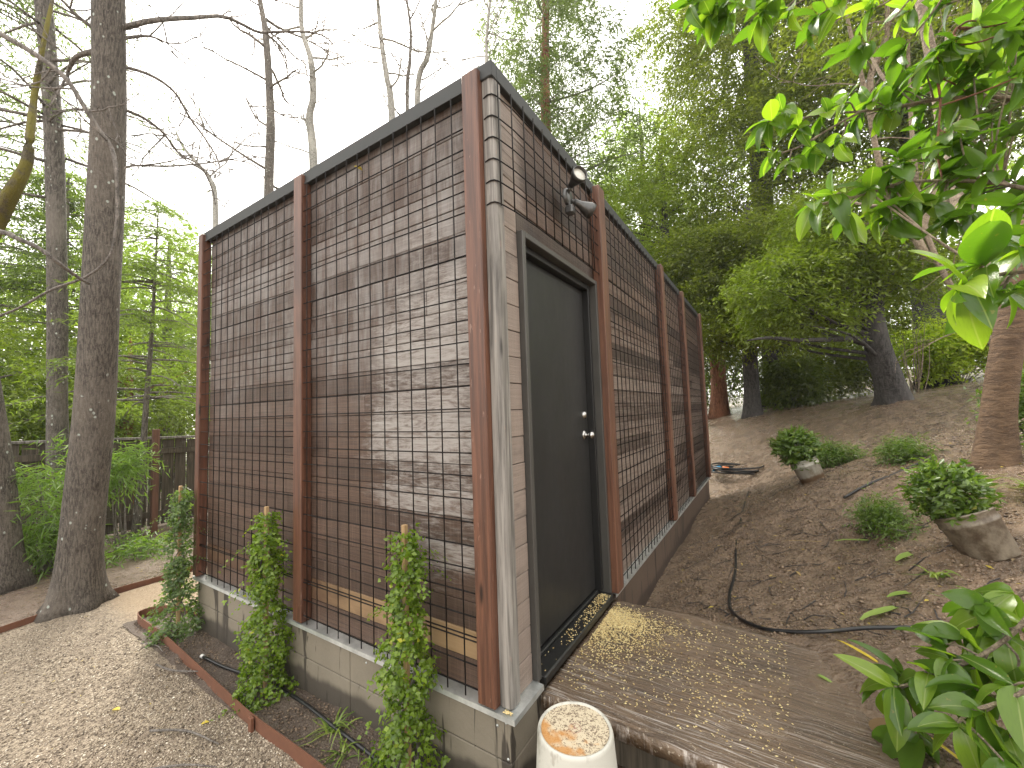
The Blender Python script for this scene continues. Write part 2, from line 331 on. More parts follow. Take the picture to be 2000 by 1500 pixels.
def box(name, x0, x1, y0, y1, z0, z1, bev=.003):
    """box with all edges chamfered"""
    b = min(bev, (x1-x0)*.4, (y1-y0)*.4, (z1-z0)*.4)
    V = []; idx = {}
    for sx in (0, 1):
        for sy in (0, 1):
            for sz in (0, 1):
                X = (x0, x1)[sx]; Y = (y0, y1)[sy]; Zc = (z0, z1)[sz]
                dx = b*(1-2*sx); dy = b*(1-2*sy); dz = b*(1-2*sz)
                idx[(sx, sy, sz)] = len(V)
                V += [(X, Y+dy, Zc+dz), (X+dx, Y, Zc+dz), (X+dx, Y+dy, Zc)]
    F = []
    I = lambda s, a: idx[s]+a
    for ax in range(3):
        o1, o2 = [a for a in range(3) if a != ax]
        for s in (0, 1):
            q = []
            for (u, v) in ((0, 0), (1, 0), (1, 1), (0, 1)):
                k = [0, 0, 0]; k[ax] = s; k[o1] = u; k[o2] = v; q.append(I(tuple(k), ax))
            F.append(q)
    for ax in range(3):          # chamfer strips along axis ax
        o1, o2 = [a for a in range(3) if a != ax]
        for u in (0, 1):
            for v in (0, 1):
                k0 = [0, 0, 0]; k0[o1] = u; k0[o2] = v; k1 = list(k0); k1[ax] = 1; k0, k1 = tuple(k0), tuple(k1)
                F.append([I(k0, o1), I(k0, o2), I(k1, o2), I(k1, o1)])
    for k in idx: F.append([idx[k], idx[k]+1, idx[k]+2])
    me = poly(name, V, F)
    import bmesh
    bm = bmesh.new(); bm.from_mesh(me); bmesh.ops.recalc_face_normals(bm, faces=bm.faces[:]); bm.to_mesh(me); bm.free()
    return me
def catmull(P, n):
    P = np.asarray(P, float)
    if len(P) < 3: return np.array([P[0]+(P[-1]-P[0])*t for t in np.linspace(0, 1, n)])
    Q = np.vstack([2*P[0]-P[1], P, 2*P[-1]-P[-2]]); out = []
    for t in np.linspace(0, len(P)-1-1e-9, n):
        i = int(t); s = t-i; a, b, c, d = Q[i], Q[i+1], Q[i+2], Q[i+3]
        out.append(.5*((2*b)+(-a+c)*s+(2*a-5*b+4*c-d)*s*s+(-a+3*b-3*c+d)*s**3))
    return np.array(out)
def tube_arr(P, R, sides=8, wob=0, seed=0, cap=True):
    P = np.asarray(P, float); n = len(P); R = np.broadcast_to(np.asarray(R, float), (n,))
    T = np.gradient(P, axis=0); T /= np.linalg.norm(T, axis=1)[:, None]+1e-12
    ref = np.array([0, 0, 1.0]) if abs(T[0][2]) < .9 else np.array([1.0, 0, 0])
    A = np.cross(T, ref); A /= np.linalg.norm(A, axis=1)[:, None]+1e-12; B = np.cross(T, A)
    th = np.arange(sides)/sides*2*np.pi
    rr = np.ones((n, sides))
    if wob:
        g = np.random.default_rng(seed); ph = g.uniform(0, 6.28, 4)
        s = np.cumsum(np.r_[0, np.linalg.norm(np.diff(P, axis=0), axis=1)])
        rr += wob*(np.sin(3*th[None]+ph[0]+s[:, None]*.9)*.5+np.sin(5*th[None]+ph[1]+s[:, None]*2.1)*.35+np.sin(2*th[None]+ph[2]-s[:, None]*3)*.4)
    V = P[:, None]+(A[:, None]*np.cos(th)[None, :, None]+B[:, None]*np.sin(th)[None, :, None])*(R[:, None]*rr)[:, :, None]
    V = V.reshape(-1, 3); F = []
    i = np.arange(n-1)[:, None]*sides; j = np.arange(sides)[None]; k = (j+1) % sides
    F = np.stack([i+j, i+k, i+sides+k, i+sides+j], -1).reshape(-1, 4)
    if cap:
        c0 = len(V); V = np.vstack([V, P[:1], P[-1:]])
        jj = np.arange(sides); kk = (jj+1) % sides
        F = np.vstack([F, np.stack([kk, jj, np.full(sides, c0), np.full(sides, c0)], -1)*1,
                       np.stack([jj+(n-1)*sides, kk+(n-1)*sides, np.full(sides, c0+1), np.full(sides, c0+1)], -1)])
    return V, F
def merge(parts):
    V = []; F = []; o = 0
    for v, f in parts: V.append(v); F.append(f+o); o += len(v)
    return np.vstack(V), np.vstack(F)
def quadmesh(name, V, F, smooth=True):
    """quads, where degenerate quads (c==d) are triangles"""
    tri = F[:, 2] == F[:, 3]
    faces = [tuple(f) for f in F[~tri].tolist()]+[tuple(f[:3]) for f in F[tri].tolist()]
    return poly(name, V, faces, smooth)
def tube(name, P, R, mat, parent=None, sides=8, n=None, wob=0, seed=0, loc=None, smooth=True):
    if n:
        m_ = len(P); Rr = np.interp(np.linspace(0, m_-1, n), np.arange(m_), np.broadcast_to(np.asarray(R, float), (m_,))); P = catmull(P, n); R = Rr
    V, F = tube_arr(P, R, sides, wob, seed)
    return link(name, quadmesh(name, V, F, smooth), mat, parent, loc)
def lathe_arr(prof, sides=24):
    """prof [(r,z)]"""
    th = np.arange(sides)/sides*2*np.pi; V = []; 
    for r, z in prof: V.append(np.stack([r*np.cos(th), r*np.sin(th), np.full(sides, z)], -1))
    V = np.vstack(V); n = len(prof); i = np.arange(n-1)[:, None]*sides; j = np.arange(sides)[None]; k = (j+1) % sides
    F = np.stack([i+j, i+k, i+sides+k, i+sides+j], -1).reshape(-1, 4)
    return V, F
def nrm(a): return a/(np.linalg.norm(a, axis=-1, keepdims=True)+1e-9)
def leaf_mesh(name, P, D, N, L, W, tint, curl=.08):
    D = nrm(D); S = nrm(np.cross(D, N)); N = np.cross(S, D); L = L[:, None]; W = W[:, None]
    V = np.stack([P, P+D*L*.42+S*W*.5+N*W*.18, P+D*L-N*L*curl, P+D*L*.42-S*W*.5+N*W*.18], 1).reshape(-1, 3)
    i = np.arange(len(P))[:, None]*4; F = np.vstack([i+np.array([0, 1, 2]), i+np.array([0, 2, 3])])
    return npmesh(name, V, F, False, np.repeat(tint, 4))
def sprays(C, Dr, n, tw, L, W, droop=.35, side=.9, jit=.05, g=rng, lvar=.35):
    """C (k,3) starts, Dr (k,3) directions -> leaf arrays along curved twigs"""
    k = len(C); s = (np.arange(n)[None]+g.uniform(0, 1, (k, n)))/n; tl = tw*g.uniform(.6, 1.25, (k, 1))
    Dr = nrm(Dr); up = np.array([0, 0, 1.0]); Sd = nrm(np.cross(Dr, up)+g.normal(0, .15, Dr.shape))
    pos = C[:, None]+Dr[:, None]*(s*tl)[..., None]; pos[..., 2] -= droop*(s**2)*tl
    pos += g.normal(0, jit, pos.shape)
    sg = np.where(np.arange(n) % 2, 1, -1)[None]*side*g.uniform(.5, 1.2, (k, n))
    D = Dr[:, None]*.55+Sd[:, None]*sg[..., None]+g.normal(0, .35, pos.shape); D[..., 2] -= droop*.8
    N = up+g.normal(0, .45, pos.shape)
    ln = L*g.uniform(1-lvar, 1+lvar, (k, n)); wd = W*g.uniform(.8, 1.2, (k, n))
    clump = g.uniform(0, 1, (k, 1)); t = np.clip(.55*clump+.45*g.uniform(0, 1, (k, n)), 0, 1)
    return pos.reshape(-1, 3), D.reshape(-1, 3), N.reshape(-1, 3), ln.ravel(), wd.ravel(), t.ravel()
def cat_l(arrs): return [np.concatenate(a) for a in zip(*arrs)]
def ball(n, g=rng, lo=0.0):
    v = nrm(g.normal(size=(n, 3))); return v*(g.uniform(lo**3, 1, (n, 1))**(1/3))
def Rz(a): return np.array([[math.cos(a), -math.sin(a), 0], [math.sin(a), math.cos(a), 0], [0, 0, 1]])

# ------------------------------------------------------------------ terrain
CP = np.array([(-2,-1,-.45),(-1,-.6,-.45),(-3,-1,-.45),(-2,-3,-.46),(-4.4,-.8,-.45),(-4.4,1,-.45),(-4,3,-.44),(-6,-1,-.45),(-7,0,-.42),(-7,3,-.40),(-3.4,1,-.45),(-3.4,4,-.42),
(.2,-.7,-.42),(1,-1.5,-.45),(.35,-.1,-.27),(-1,-.15,-.39),(-3,-.15,-.42),(1.6,-.8,-.35),(3,-1,.1),(-1.5,3,-.45),(-.3,.4,-.45),(-.3,3,-.42),(-.3,6,-.40),
(.05,.25,-.42),(.05,1.25,-.40),(.6,.15,-.40),(1.05,.2,-.22),(1.3,.4,-.055),(1.4,.9,-.03),(1.2,1.4,-.05),(.7,1.45,-.14),(.4,1.5,-.28),(.1,2,-.38),(.1,4,-.37),(.1,6.3,-.34),
(.65,3.2,-.15),(.75,5.5,-.08),(1.4,2.6,.02),(2.04,2.09,.29),(1.8,1.3,.04),(2.0,.7,.02),(1.37,4.4,.30),(2.47,3.28,.66),(2.92,8.64,1.17),(.6,10.2,.85),(0,8,.1),(-2,8.5,-.2),(-4,10,0),
(4,5,1.15),(6,9,1.65),(4,11,1.35),(4,1,.8),(4,-2,.4),(5,15,1.8),(0,16,1.3),(-8,15,.3),(-15,5,-.3),(-15,-10,-.6),(10,0,2.5),(15,15,3.2),(0,30,2),(-20,25,1),(0,-15,-.8),(20,-15,2),(-3,-8,-.6)], float)
_n = len(CP); _phi = lambda r: np.sqrt(r*r+.02)
_A = np.zeros((_n+3, _n+3)); _A[:_n, :_n] = _phi(np.hypot(CP[:, None, 0]-CP[None, :, 0], CP[:, None, 1]-CP[None, :, 1]))-np.eye(_n)*.02
_A[:_n, _n] = 1; _A[:_n, _n+1:] = CP[:, :2]; _A[_n:, :_n] = _A[:_n, _n:].T
_W = np.linalg.solve(_A, np.r_[CP[:, 2], 0, 0, 0])
def Z(x, y):
    x = np.atleast_1d(np.asarray(x, float)); y = np.atleast_1d(np.asarray(y, float))
    k = np.minimum(1, 28/np.maximum(np.hypot(x, y), 1e-6)); x = x*k; y = y*k; o = np.empty(x.size)
    xr, yr = x.ravel(), y.ravel()
    for i in range(0, x.size, 20000):
        d = np.hypot(xr[i:i+20000, None]-CP[None, :, 0], yr[i:i+20000, None]-CP[None, :, 1])
        o[i:i+20000] = _phi(d)@_W[:_n]+_W[_n]+_W[_n+1]*xr[i:i+20000]+_W[_n+2]*yr[i:i+20000]
    return o.reshape(x.shape)
def z1(x, y): return float(Z(x, y)[0])
_gh = np.random.default_rng(3); _lat = _gh.uniform(-1, 1, (64, 64))
def vnoise(x, y, f):
    X = x*f; Y = y*f; xi = np.floor(X).astype(int); yi = np.floor(Y).astype(int); a = X-xi; b = Y-yi
    a = a*a*(3-2*a); b = b*b*(3-2*b); L = lambda i, j: _lat[i % 64, j % 64]
    return (L(xi, yi)*(1-a)+L(xi+1, yi)*a)*(1-b)+(L(xi, yi+1)*(1-a)+L(xi+1, yi+1)*a)*b
def in_path(x, y, m=0.0):
    a = (x > -4.52+m) & (y < -.315-m) & (x < 1.0-m) & (y > -5)
    b = (x > -4.58+m) & (x < -3.66-m) & (y >= -.33-m) & (y < 7)
    return a | b
def in_bed(x, y): return (x > -3.66) & (x < .0) & (y > -.31) & (y < .1)
def rough_z(x, y):
    """relief of the trodden mud on the right-hand side"""
    k = np.clip((x-.05)/.4, 0, 1)*np.clip((14-y)/4, 0, 1)
    r = .020*vnoise(x, y, 3.1)+.020*vnoise(x+5, y+9, 7.3)+.017*np.abs(vnoise(x+2, y+3, 14.7))+.008*vnoise(x+1, y+8, 21.3)
    far = np.clip((np.hypot(x, y)-8)/8, 0, 1)
    return r*k+far*(.25*vnoise(x, y, .21))+(1-k)*.008*vnoise(x, y, 6.1)
PUD = ((1.40, .66, .10, .065),)
def Zr(x, y):
    x = np.asarray(x, float); y = np.asarray(y, float); h = Z(x, y)+rough_z(x, y)
    for a, b, c, d in PUD:
        q = ((x-a)/c)**2+((y-b)/d)**2; k = np.exp(-q*q*.35); h = h*(1-k)+(z1(a, b)-.006+.25*rough_z(x, y))*k
    return h

def nonuni(a, b, fine0, fine1, step, coarse):
    L_ = [fine0]
    s = step
    while L_[-1] > a: s = min(s*1.25, coarse); L_.append(L_[-1]-s)
    lo = L_[::-1][:-1]; mid = list(np.arange(fine0, fine1, step)); R_ = [mid[-1]]; s = step
    while R_[-1] < b: s = min(s*1.25, coarse); R_.append(R_[-1]+s)
    return np.array(lo+mid+R_[1:])
gx_ = nonuni(-320, 320, -4.8, 3.2, .045, 40); gy_ = nonuni(-320, 320, -1.2, 6.6, .045, 40)
XX, YY = np.meshgrid(gx_, gy_, indexing='ij'); ZZ = Zr(XX, YY)
ZZ = np.where(in_path(XX, YY, -.05) | in_bed(XX, YY), ZZ-.05, ZZ)
ZZ = np.where((XX > -2.9) & (XX < -.05) & (YY > .12) & (YY < 6.1), ZZ-.15, ZZ)
nx, ny = XX.shape; ii = np.arange(nx-1)[:, None]*ny; jj = np.arange(ny-1)[None]
GF = np.stack([ii+jj, ii+ny+jj, ii+ny+jj+1, ii+jj+1], -1).reshape(-1, 4)
g_o = link('ground', npmesh('ground', np.stack([XX, YY, ZZ], -1).reshape(-1, 3), GF, True), 'mud')
tag(g_o, 'wet brown mud slope and leaf-strewn forest floor around the shed', 'ground', kind='structure')

def sheet(name, mask, x0, x1, y0, y1, st, lift, mat, relief):
    a = np.arange(x0, x1+st/2, st); b = np.arange(y0, y1+st/2, st); X, Y = np.meshgrid(a, b, indexing='ij')
    H = Z(X, Y)+lift+relief*(vnoise(X, Y, 9)+.6*vnoise(X+3, Y+2, 21)); ny_ = X.shape[1]
    cx = X[:-1, :-1]+st/2; cy = Y[:-1, :-1]+st/2; keep = mask(cx, cy)
    i = np.arange(X.shape[0]-1)[:, None]*ny_; j = np.arange(ny_-1)[None]
    F = np.stack([i+j, i+ny_+j, i+ny_+j+1, i+j+1], -1)[keep]
    V = np.stack([X, Y, H], -1).reshape(-1, 3); us = np.unique(F); mp = np.zeros(len(V), int); mp[us] = np.arange(len(us))
    return link(name, npmesh(name, V[us], mp[F], True), mat)
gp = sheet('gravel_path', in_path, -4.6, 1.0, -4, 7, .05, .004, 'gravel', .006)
tag(gp, 'pale grey-brown gravel path sweeping round the left of the shed', 'path', kind='structure')
bd = sheet('planting_bed', in_bed, -3.66, .02, -.32, .12, .03, .012, 'bed_soil', .012)
tag(bd, 'narrow dark soil bed along the concrete footing under the vines', 'bed', kind='structure')

# ------------------------------------------------------------------ shed
shed = empty('garden_shed', (0, 0, 0), 'flat-roofed brown plank shed caged in black wire grid with reddish posts', 'shed')
HT = 2.86
link('wall', box('wall', -2.95, -.125, .04, 6.22, -.02, 2.80, .002), 'core_dark', shed)
for _y0, _y1, _z0 in ((.0405, .1905, -.02), (1.218, 6.2195, -.02), (.191, 1.2175, 2.137)):
    link('wall', box('wall', -.1245, -.0225, _y0, _y1, _z0, 2.7995, .001), 'core_dark', shed)
# a recess for the door is formed by the frame: the core behind it is set back
ROW = .1248
def plank(axis, a, b, z0, z1, face, mat):
    pr = rng.uniform(-.0018, .0018); g = .0016
    if axis == 'x': me = box('plank', a+g, b-g, .015+pr, .038, z0+g, z1-g, .0022)
    else: me = box('plank', a+g, b-g, a+g, b-g, z0, z1) if False else box('plank', -.022, 0+pr, a+g, b-g, z0+g, z1-g, .0022)
    return link('plank', me, mat, shed)
z = 0.0; row = 0
while z < 2.78:
    zt = min(z+ROW, 2.79)
    js = [-2.96]
    if row != 1 and rng.uniform() < .42:
        k = 1
        cand = sorted(rng.choice([-2.4, -2.1, -1.75, -1.3, -.95, -.75, -.45], k, replace=False))
        js += cand
    js.append(-.045)
    for a, b in zip(js[:-1], js[1:]):
        plank('x', a, b, z, zt, 0, 'plank_new' if row == 1 else 'plank_front')
    js = [.05, .192] if z < 2.13 else [.05]
    if z < 2.13: segs = [(.048, .190)]; st = 1.226
    else: segs = []; st = .048
    cuts = [st]; y = st
    while True:
        y += rng.uniform(1.2, 2.8)
        if y > 5.6: break
        cuts.append(y)
    cuts.append(6.24); segs += list(zip(cuts[:-1], cuts[1:]))
    for a, b in segs:
        zz0 = z
        plank('y', a, b, zz0, zt, 1, 'plank_side')
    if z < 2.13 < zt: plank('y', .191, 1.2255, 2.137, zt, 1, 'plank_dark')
    z = zt; row += 1
# back and left walls (only glimpsed): plain boards
for i in range(22):
    link('plank', box('plank', -2.975, -2.952, .04, 6.2, i*.1265, i*.1265+.124, .002), 'plank_side', shed)
# posts
for (a, b) in ((-.130, -.038), (-1.562, -1.472), (-3.032, -2.962)):
    link('post', box('post', a, b, -.056, .013, .003, 2.835, .004), 'post_red', shed)
for (a, b) in ((1.218, 1.335), (3.19, 3.30), (4.50, 4.61), (6.20, 6.30)):
    link('post', box('post', .003, .074, a, b, .003, 2.835, .004), 'post_side', shed)
# weathered corner trim, round-edged
th = np.linspace(-.5*np.pi, 0, 6); prof = [(-.036, .03), (-.036, -.02)]+[(-.018+.022*math.cos(t)+.018, -.002+.022*math.sin(t)+.002) for t in th]+[(.022, .046), (-.02, .046)]
nP = len(prof); V = [(x, y, zz) for zz in (.003, 2.79) for x, y in prof]
F = [(i, (i+1) % nP, (i+1) % nP+nP, i+nP) for i in range(nP)]+[tuple(range(nP))[::-1], tuple(range(nP, 2*nP))]
tr_o = link('corner_trim', poly('corner_trim', V, F), 'corner_grey', shed); tr_o['label'] = 'pale grey weathered corner trim'
# roof cap
cap_prof = [('roof_cap', -3.0, .028, -.030, .012, 2.783, HT), ('roof_cap', -.012, .0285, .0125, 6.27, 2.784, HT), ('roof_cap', -3.0, -2.96, .0125, 6.27, 2.784, HT), ('roof_cap', -2.9595, -.0125, 6.225, 6.27, 2.784, HT)]
for n_, a, b, c_, d_, e, f_ in cap_prof: link(n_, box(n_, a, b, c_, d_, e, f_, .004), 'metal_cap', shed)
link('roof', box('roof', -2.955, -.014, .014, 6.22, 2.80, 2.845, .004), 'metal_cap', shed)
link('drip_strip', box('drip_strip', -2.96, -.132, -.036, -.0305, 2.770, 2.782, .001), 'metal_cap', shed)
# sill flashing: top leg, outer lip
def flashing(axis):
    prof = [(.012, .001), (-.052, -.006), (-.055, -.026), (-.050, -.027), (-.0475, -.012), (.012, -.005)]
    if axis == 'x': A = [(-3.04, y, z_) for y, z_ in prof]; B = [(.056+.001 if y > 0 else -y, y, z_) for y, z_ in prof]; B = [(-y if y < 0 else -.012, y, z_) for y, z_ in prof]
    else: A = [(-y, y if y < 0 else .012, z_) for y, z_ in prof]; B = [(-y, 6.30, z_) for y, z_ in prof]
    V = A+B; n_ = len(prof); F = [(i, (i+1) % n_, (i+1) % n_+n_, i+n_) for i in range(n_)]+[tuple(range(n_)), tuple(range(n_, 2*n_))]
    me = poly('sill_flashing', V, F)
    import bmesh
    bm = bmesh.new(); bm.from_mesh(me); bmesh.ops.recalc_face_normals(bm, faces=bm.faces[:]); bm.to_mesh(me); bm.free()
    return me
link('sill_flashing', flashing('x'), 'metal_galv', shed)
def flash_y(y0, y1, mitre):
    me = box('sill_flashing', -.01, .054, y0, y1, -.0065, -.001, .001); return me
link('sill_flashing', poly('sill_flashing', [(.012, -.012, .0012), (.052, -.052, -.006), (.052, .198, -.006), (-.01, .198, .0012), (-.01, .012, .0012),
     (.055, -.055, -.026), (.055, .198, -.026)], [(0, 1, 2, 3, 4), (1, 5, 6, 2)]), 'metal_galv', shed)
link('sill_flashing', poly('sill_flashing', [(-.01, 1.225, .0012), (.052, 1.225, -.006), (.052, 6.3, -.006), (-.01, 6.3, .0012), (.055, 1.225, -.026), (.055, 6.3, -.026)],
     [(0, 1, 2, 3), (1, 4, 5, 2)]), 'metal_galv', shed)
# concrete footing of cast blocks
xs = [-3.0, -2.02, -1.04, .018]
for (za, zb) in ((-.205, -.008), (-.62, -.207)):
    for a, b in zip(xs[:-1], xs[1:]):
        link('footing_block', box('footing_block', a+.0015, b-.0015, -.028, .30, za+.0015, zb-.0015, .003), 'concrete', shed)
ys = [.3, 1.235, 2.4, 3.6, 4.8, 6.26]
link('footing_block', box('footing_block', -.3, .0165, .3, 1.2335, -.62, -.03, .004), 'concrete_brown', shed)
for a, b in zip(ys[1:-1], ys[2:]):
    link('footing_block', box('footing_block', -.3, .030, a+.001, b-.001, -.62, -.009, .004), 'concrete_brown', shed)
link('footing_block', box('footing_block', -3.0, -.3, 5.9, 6.26, -.62, -.009, .004), 'concrete', shed)
link('footing_block', box('footing_block', -3.0, -2.7, .302, 5.899, -.62, -.009, .004), 'concrete', shed)
# screw heads on the front flashing and footing
for x, zc in ((-.05, -.075), (-.005, -.05), (.0, -.19), (-.9, -.07), (-1.9, -.09)):
    V, F = lathe_arr([(0.0001, .004), (.005, .003), (.006, 0)], 8); V = V[:, [0, 2, 1]]*[1, -1, 1]+[x, -.028, zc]
    link('screw', quadmesh('screw', V, F), 'metal_galv', shed)

# wire grid panels (welded, each one piece)
def wires(name, segs, r=.0033):
    parts = [tube_arr(np.array(s_, float), r, 6) for s_ in segs]; V, F = merge(parts)
    return link(name, quadmesh(name, V, F), 'wire_dark', shed)
C4 = .1016; rowsA = [.0430+i*C4 for i in range(27)]
def jit(v, s=.0015): return v+float(rng.normal(0, s))
for (x0, n_, xa, xb) in ((.2041, 12, -.131, -1.471), (1.6931, 12, -1.563, -2.961)):
    seg = []
    for zz in rowsA:
        q = jit(zz); seg.append([(xa, -.040, q), ((xa+xb)/2, -.040+jit(0, .002), jit(q)), (xb, -.040, jit(q))])
    seg.append([(xa, -.036, .246+.013), (xb, -.036, .246+.010)])
    for k in range(n_+ (1 if x0 < 1 else 0)):
        x = -(x0+k*C4)
        if x < -2.955 or (x < -1.465 and x > -1.57): continue
        q = jit(x); seg.append([(q, -.0455, .006), (jit(q), -.0455, 1.4), (jit(q), -.0455, 2.763)])
    wires('wire_panel', seg)
seg = []
for k in range(6):      # top side panel: rods bend round the corner trim to the front post
    zz = 2.70-.1026*k; seg.append([(-.037, -.006, zz-.004), (-.025, -.022, zz-.002), (-.002, -.026, zz), (.018, -.021, zz), (.027, -.004, zz), (.0335, .03, zz), (.045, .12, zz), (.050, .3, zz), (.050, 1.217, jit(zz))])
for k in range(12):
    y = .10+k*C4
    if y < 1.2: seg.append([(.0555 if y > .15 else .048, y, 2.18), (.0555 if y > .15 else .048, y, 2.765)])
seg.append([(.031, .012, 2.18), (.031, .012, 2.765)])
wires('wire_panel', seg)
for (ya, yb) in ((1.336, 3.189), (3.301, 4.499), (4.611, 6.199)):
    seg = []
    for zz in rowsA:
        q = jit(zz)+.012; seg.append([(.050, ya, q), (.050, yb, jit(q))])
    y = ya+.045
    while y < yb-.02:
        q = jit(y); seg.append([(.0555, q, .006), (.0555, jit(q), 2.763)]); y += C4
    wires('wire_panel', seg)

# door set: frame, leaf, threshold, hardware
fr = link('door_frame', box('door_frame', -.11, .030, .192, .224, .0, 2.135, .003), 'frame_grey', shed)
link('door_frame', box('door_frame', -.11, .030, 1.188, 1.2165, .0, 2.135, .003), 'frame_grey', shed)
link('door_frame', box('door_frame', -.11, .030, .2245, 1.1875, 2.105, 2.135, .003), 'frame_grey', shed)
for a, b, c_, d_ in ((1.158, 1.1875, .03, 2.1045), (.2245, .252, .03, 2.1045), (.2525, 1.1575, 2.068, 2.1045)):
    link('door_stop', box('door_stop', -.108, -.018, a, b, c_, d_, .003), 'frame_dark', shed)
door = link('door', box('door', -.100, -.062, .2545, 1.156, .036, 2.066, .003), 'door_black', shed)
door['label'] = 'plain black flush door'
# carve the core behind the door: dark backing is simply further in, so the leaf sits in front of it
def lathe_x(name, prof, c, mat, parent, sides=20):
    V, F = lathe_arr(prof, sides); V = np.stack([V[:, 2], V[:, 0], V[:, 1]], -1)+np.array(c)
    return link(name, quadmesh(name, V, F), mat, parent)
KY = 1.088
lathe_x('door_knob', [(.0001, .068), (.016, .066), (.025, .056), (.027, .046), (.022, .036), (.012, .029), (.0105, .012), (.020, .009), (.031, .005), (.033, .0)], (-.062, KY, 1.065), 'nickel', door)
lathe_x('deadbolt', [(.0001, .020), (.012, .020), (.020, .017), (.026, .010), (.0275, 0)], (-.062, KY, 1.20), 'nickel', door)
link('threshold', box('threshold', -.11, .050, .2245, 1.1875, -.028, .014, .006), 'frame_dark', shed)
link('threshold_lip', box('threshold_lip', -.062, -.040, .255, 1.156, .0145, .032, .004), 'frame_dark', shed)

# ------------------------------------------------------------------ twin security light
lt = empty('flood_light', (.003, .70, 2.57), 'twin-headed bronze security light on the shed wall above the door', 'light')
LO = np.array(lt.location)
def oriented(name, prof, c, axis, mat, parent, sides=18, off=LO):
    V, F = lathe_arr(prof, sides); a = np.array(axis, float); a /= np.linalg.norm(a); t = np.array([0, 0, 1.]) if abs(a[2]) < .9 else np.array([1., 0, 0])
    u = np.cross(t, a); u /= np.linalg.norm(u); v = np.cross(a, u); V = V[:, :1]*u+V[:, 1:2]*v+V[:, 2:]*a+np.array(c)-off
    return link(name, quadmesh(name, V, F), mat, parent)
oriented('wall_plate', [(.0001, .028), (.045, .027), (.060, .018), (.062, 0)], (.058, .70, 2.57), (1, 0, 0), 'lamp_bronze', lt)
hp = [(.0001, -.03), (.018, -.028), (.022, 0), (.026, .02), (.047, .075), (.052, .085), (.052, .115), (.048, .115), (.047, .092)]
ln_ = [(.047, .092), (.030, .097), (.0001, .099)]
for c, ax in (((.115, .66, 2.625), (.62, -.45, .10)), ((.12, .735, 2.53), (.55, .62, -.38))):
    h = oriented('lamp_head', hp, c, ax, 'lamp_bronze', lt); hh = oriented('lens', ln_, c, ax, 'lamp_lens', h); 
for a, b in (((.07, .68, 2.58), (.115, .66, 2.625)), ((.07, .715, 2.56), (.12, .735, 2.53))):
    tube('arm', np.array([a, b])-LO, .012, 'lamp_bronze', lt, 8)
link('sensor', box('sensor', .06, .115, -.055, .0, -.135, -.075, .010), 'lamp_bronze', lt)
tube('sensor_arm', np.array([(.07, .70, 2.56), (.085, .68, 2.50)])-LO, .011, 'lamp_bronze', lt, 8)

lt.location.z -= .06; lt.scale = (.9, .9, .9)

# ------------------------------------------------------------------ entrance board
xs_ = np.linspace(.034, 1.40, 60); ys_ = np.linspace(0, 1, 44); X, S = np.meshgrid(xs_, ys_, indexing='ij')
ya = .205+.010*vnoise(X, X*0, 9)+.008*vnoise(X, X*0+4, 27)-.04*(X-.05)*0; yb = 1.262-.05*np.clip((X-.3)/1.2, 0, 1)+.02*vnoise(X, X*0+7, 4)
Y = ya+(yb-ya)*S; H = -.050-.012*np.clip((X-.7)/.7, 0, 1)+.0035*vnoise(X, Y, 14)+.004*vnoise(X*.3, Y, 30)
H -= .006*np.exp(-(S/.02)**2)*np.abs(1+vnoise(X, X*0+2, 17))
top = np.stack([X, Y, H], -1).reshape(-1, 3); bot = top-np.array([0, 0, .062]); n_, k_ = X.shape; N0 = n_*k_
i = np.arange(n_-1)[:, None]*k_; j = np.arange(k_-1)[None]; Ft = np.stack([i+j, i+k_+j, i+k_+j+1, i+j+1], -1).reshape(-1, 4)
e = []
for a in range(n_-1): e += [(a*k_, N0+a*k_, N0+(a+1)*k_, (a+1)*k_), (a*k_+k_-1, (a+1)*k_+k_-1, N0+(a+1)*k_+k_-1, N0+a*k_+k_-1)]
for a in range(k_-1): e += [(a, a+1, N0+a+1, N0+a)]
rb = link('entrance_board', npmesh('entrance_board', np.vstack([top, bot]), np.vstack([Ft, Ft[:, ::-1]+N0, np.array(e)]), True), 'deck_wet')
tag(rb, 'wide wet muddy wooden board bridging from the door to the slope', 'ramp')
bl = link('support_beam', box('support_beam', .10, 1.2, .30, .39, -.30, -.118, .004), 'fence_wood')
tag(bl, 'dark beam in the shadow under the wet entrance board', 'beam')

# spilled seed by the door
def pebbles(name, P, S, mat, kind_lab, flat=.7, g=rng, elong=None, cat='stones', tpow=1.0):
    """little irregular octahedra"""
    n = len(P); base = np.array([(1, 0, 0), (-1, 0, 0), (0, 1, 0), (0, -1, 0), (0, 0, 1), (0, 0, -1)], float)
    V = base[None]*g.uniform(.6, 1.25, (n, 6, 1))*np.array([1, .8, flat]); V[:, :2] *= (elong or 1)
    a = g.uniform(0, 6.28, n); ca, sa = np.cos(a), np.sin(a); X = V[..., 0]*ca[:, None]-V[..., 1]*sa[:, None]; Y_ = V[..., 0]*sa[:, None]+V[..., 1]*ca[:, None]
    V = np.stack([X, Y_, V[..., 2]], -1)*S[:, None, None]+P[:, None]
    f = np.array([(0, 2, 4), (2, 1, 4), (1, 3, 4), (3, 0, 4), (2, 0, 5), (1, 2, 5), (3, 1, 5), (0, 3, 5)])
    F = (np.arange(n)[:, None, None]*6+f[None]).reshape(-1, 3)
    o = link(name, npmesh(name, V.reshape(-1, 3), F, False, np.repeat(g.uniform(0, 1, n)**tpow, 6)), mat)
    return tag(o, kind_lab, cat, kind='stuff')
def deck_z(x, y): return -.050-.012*np.clip((x-.7)/.7, 0, 1)+.0035*vnoise(x, y, 14)+.004*vnoise(x*.3, y, 30)
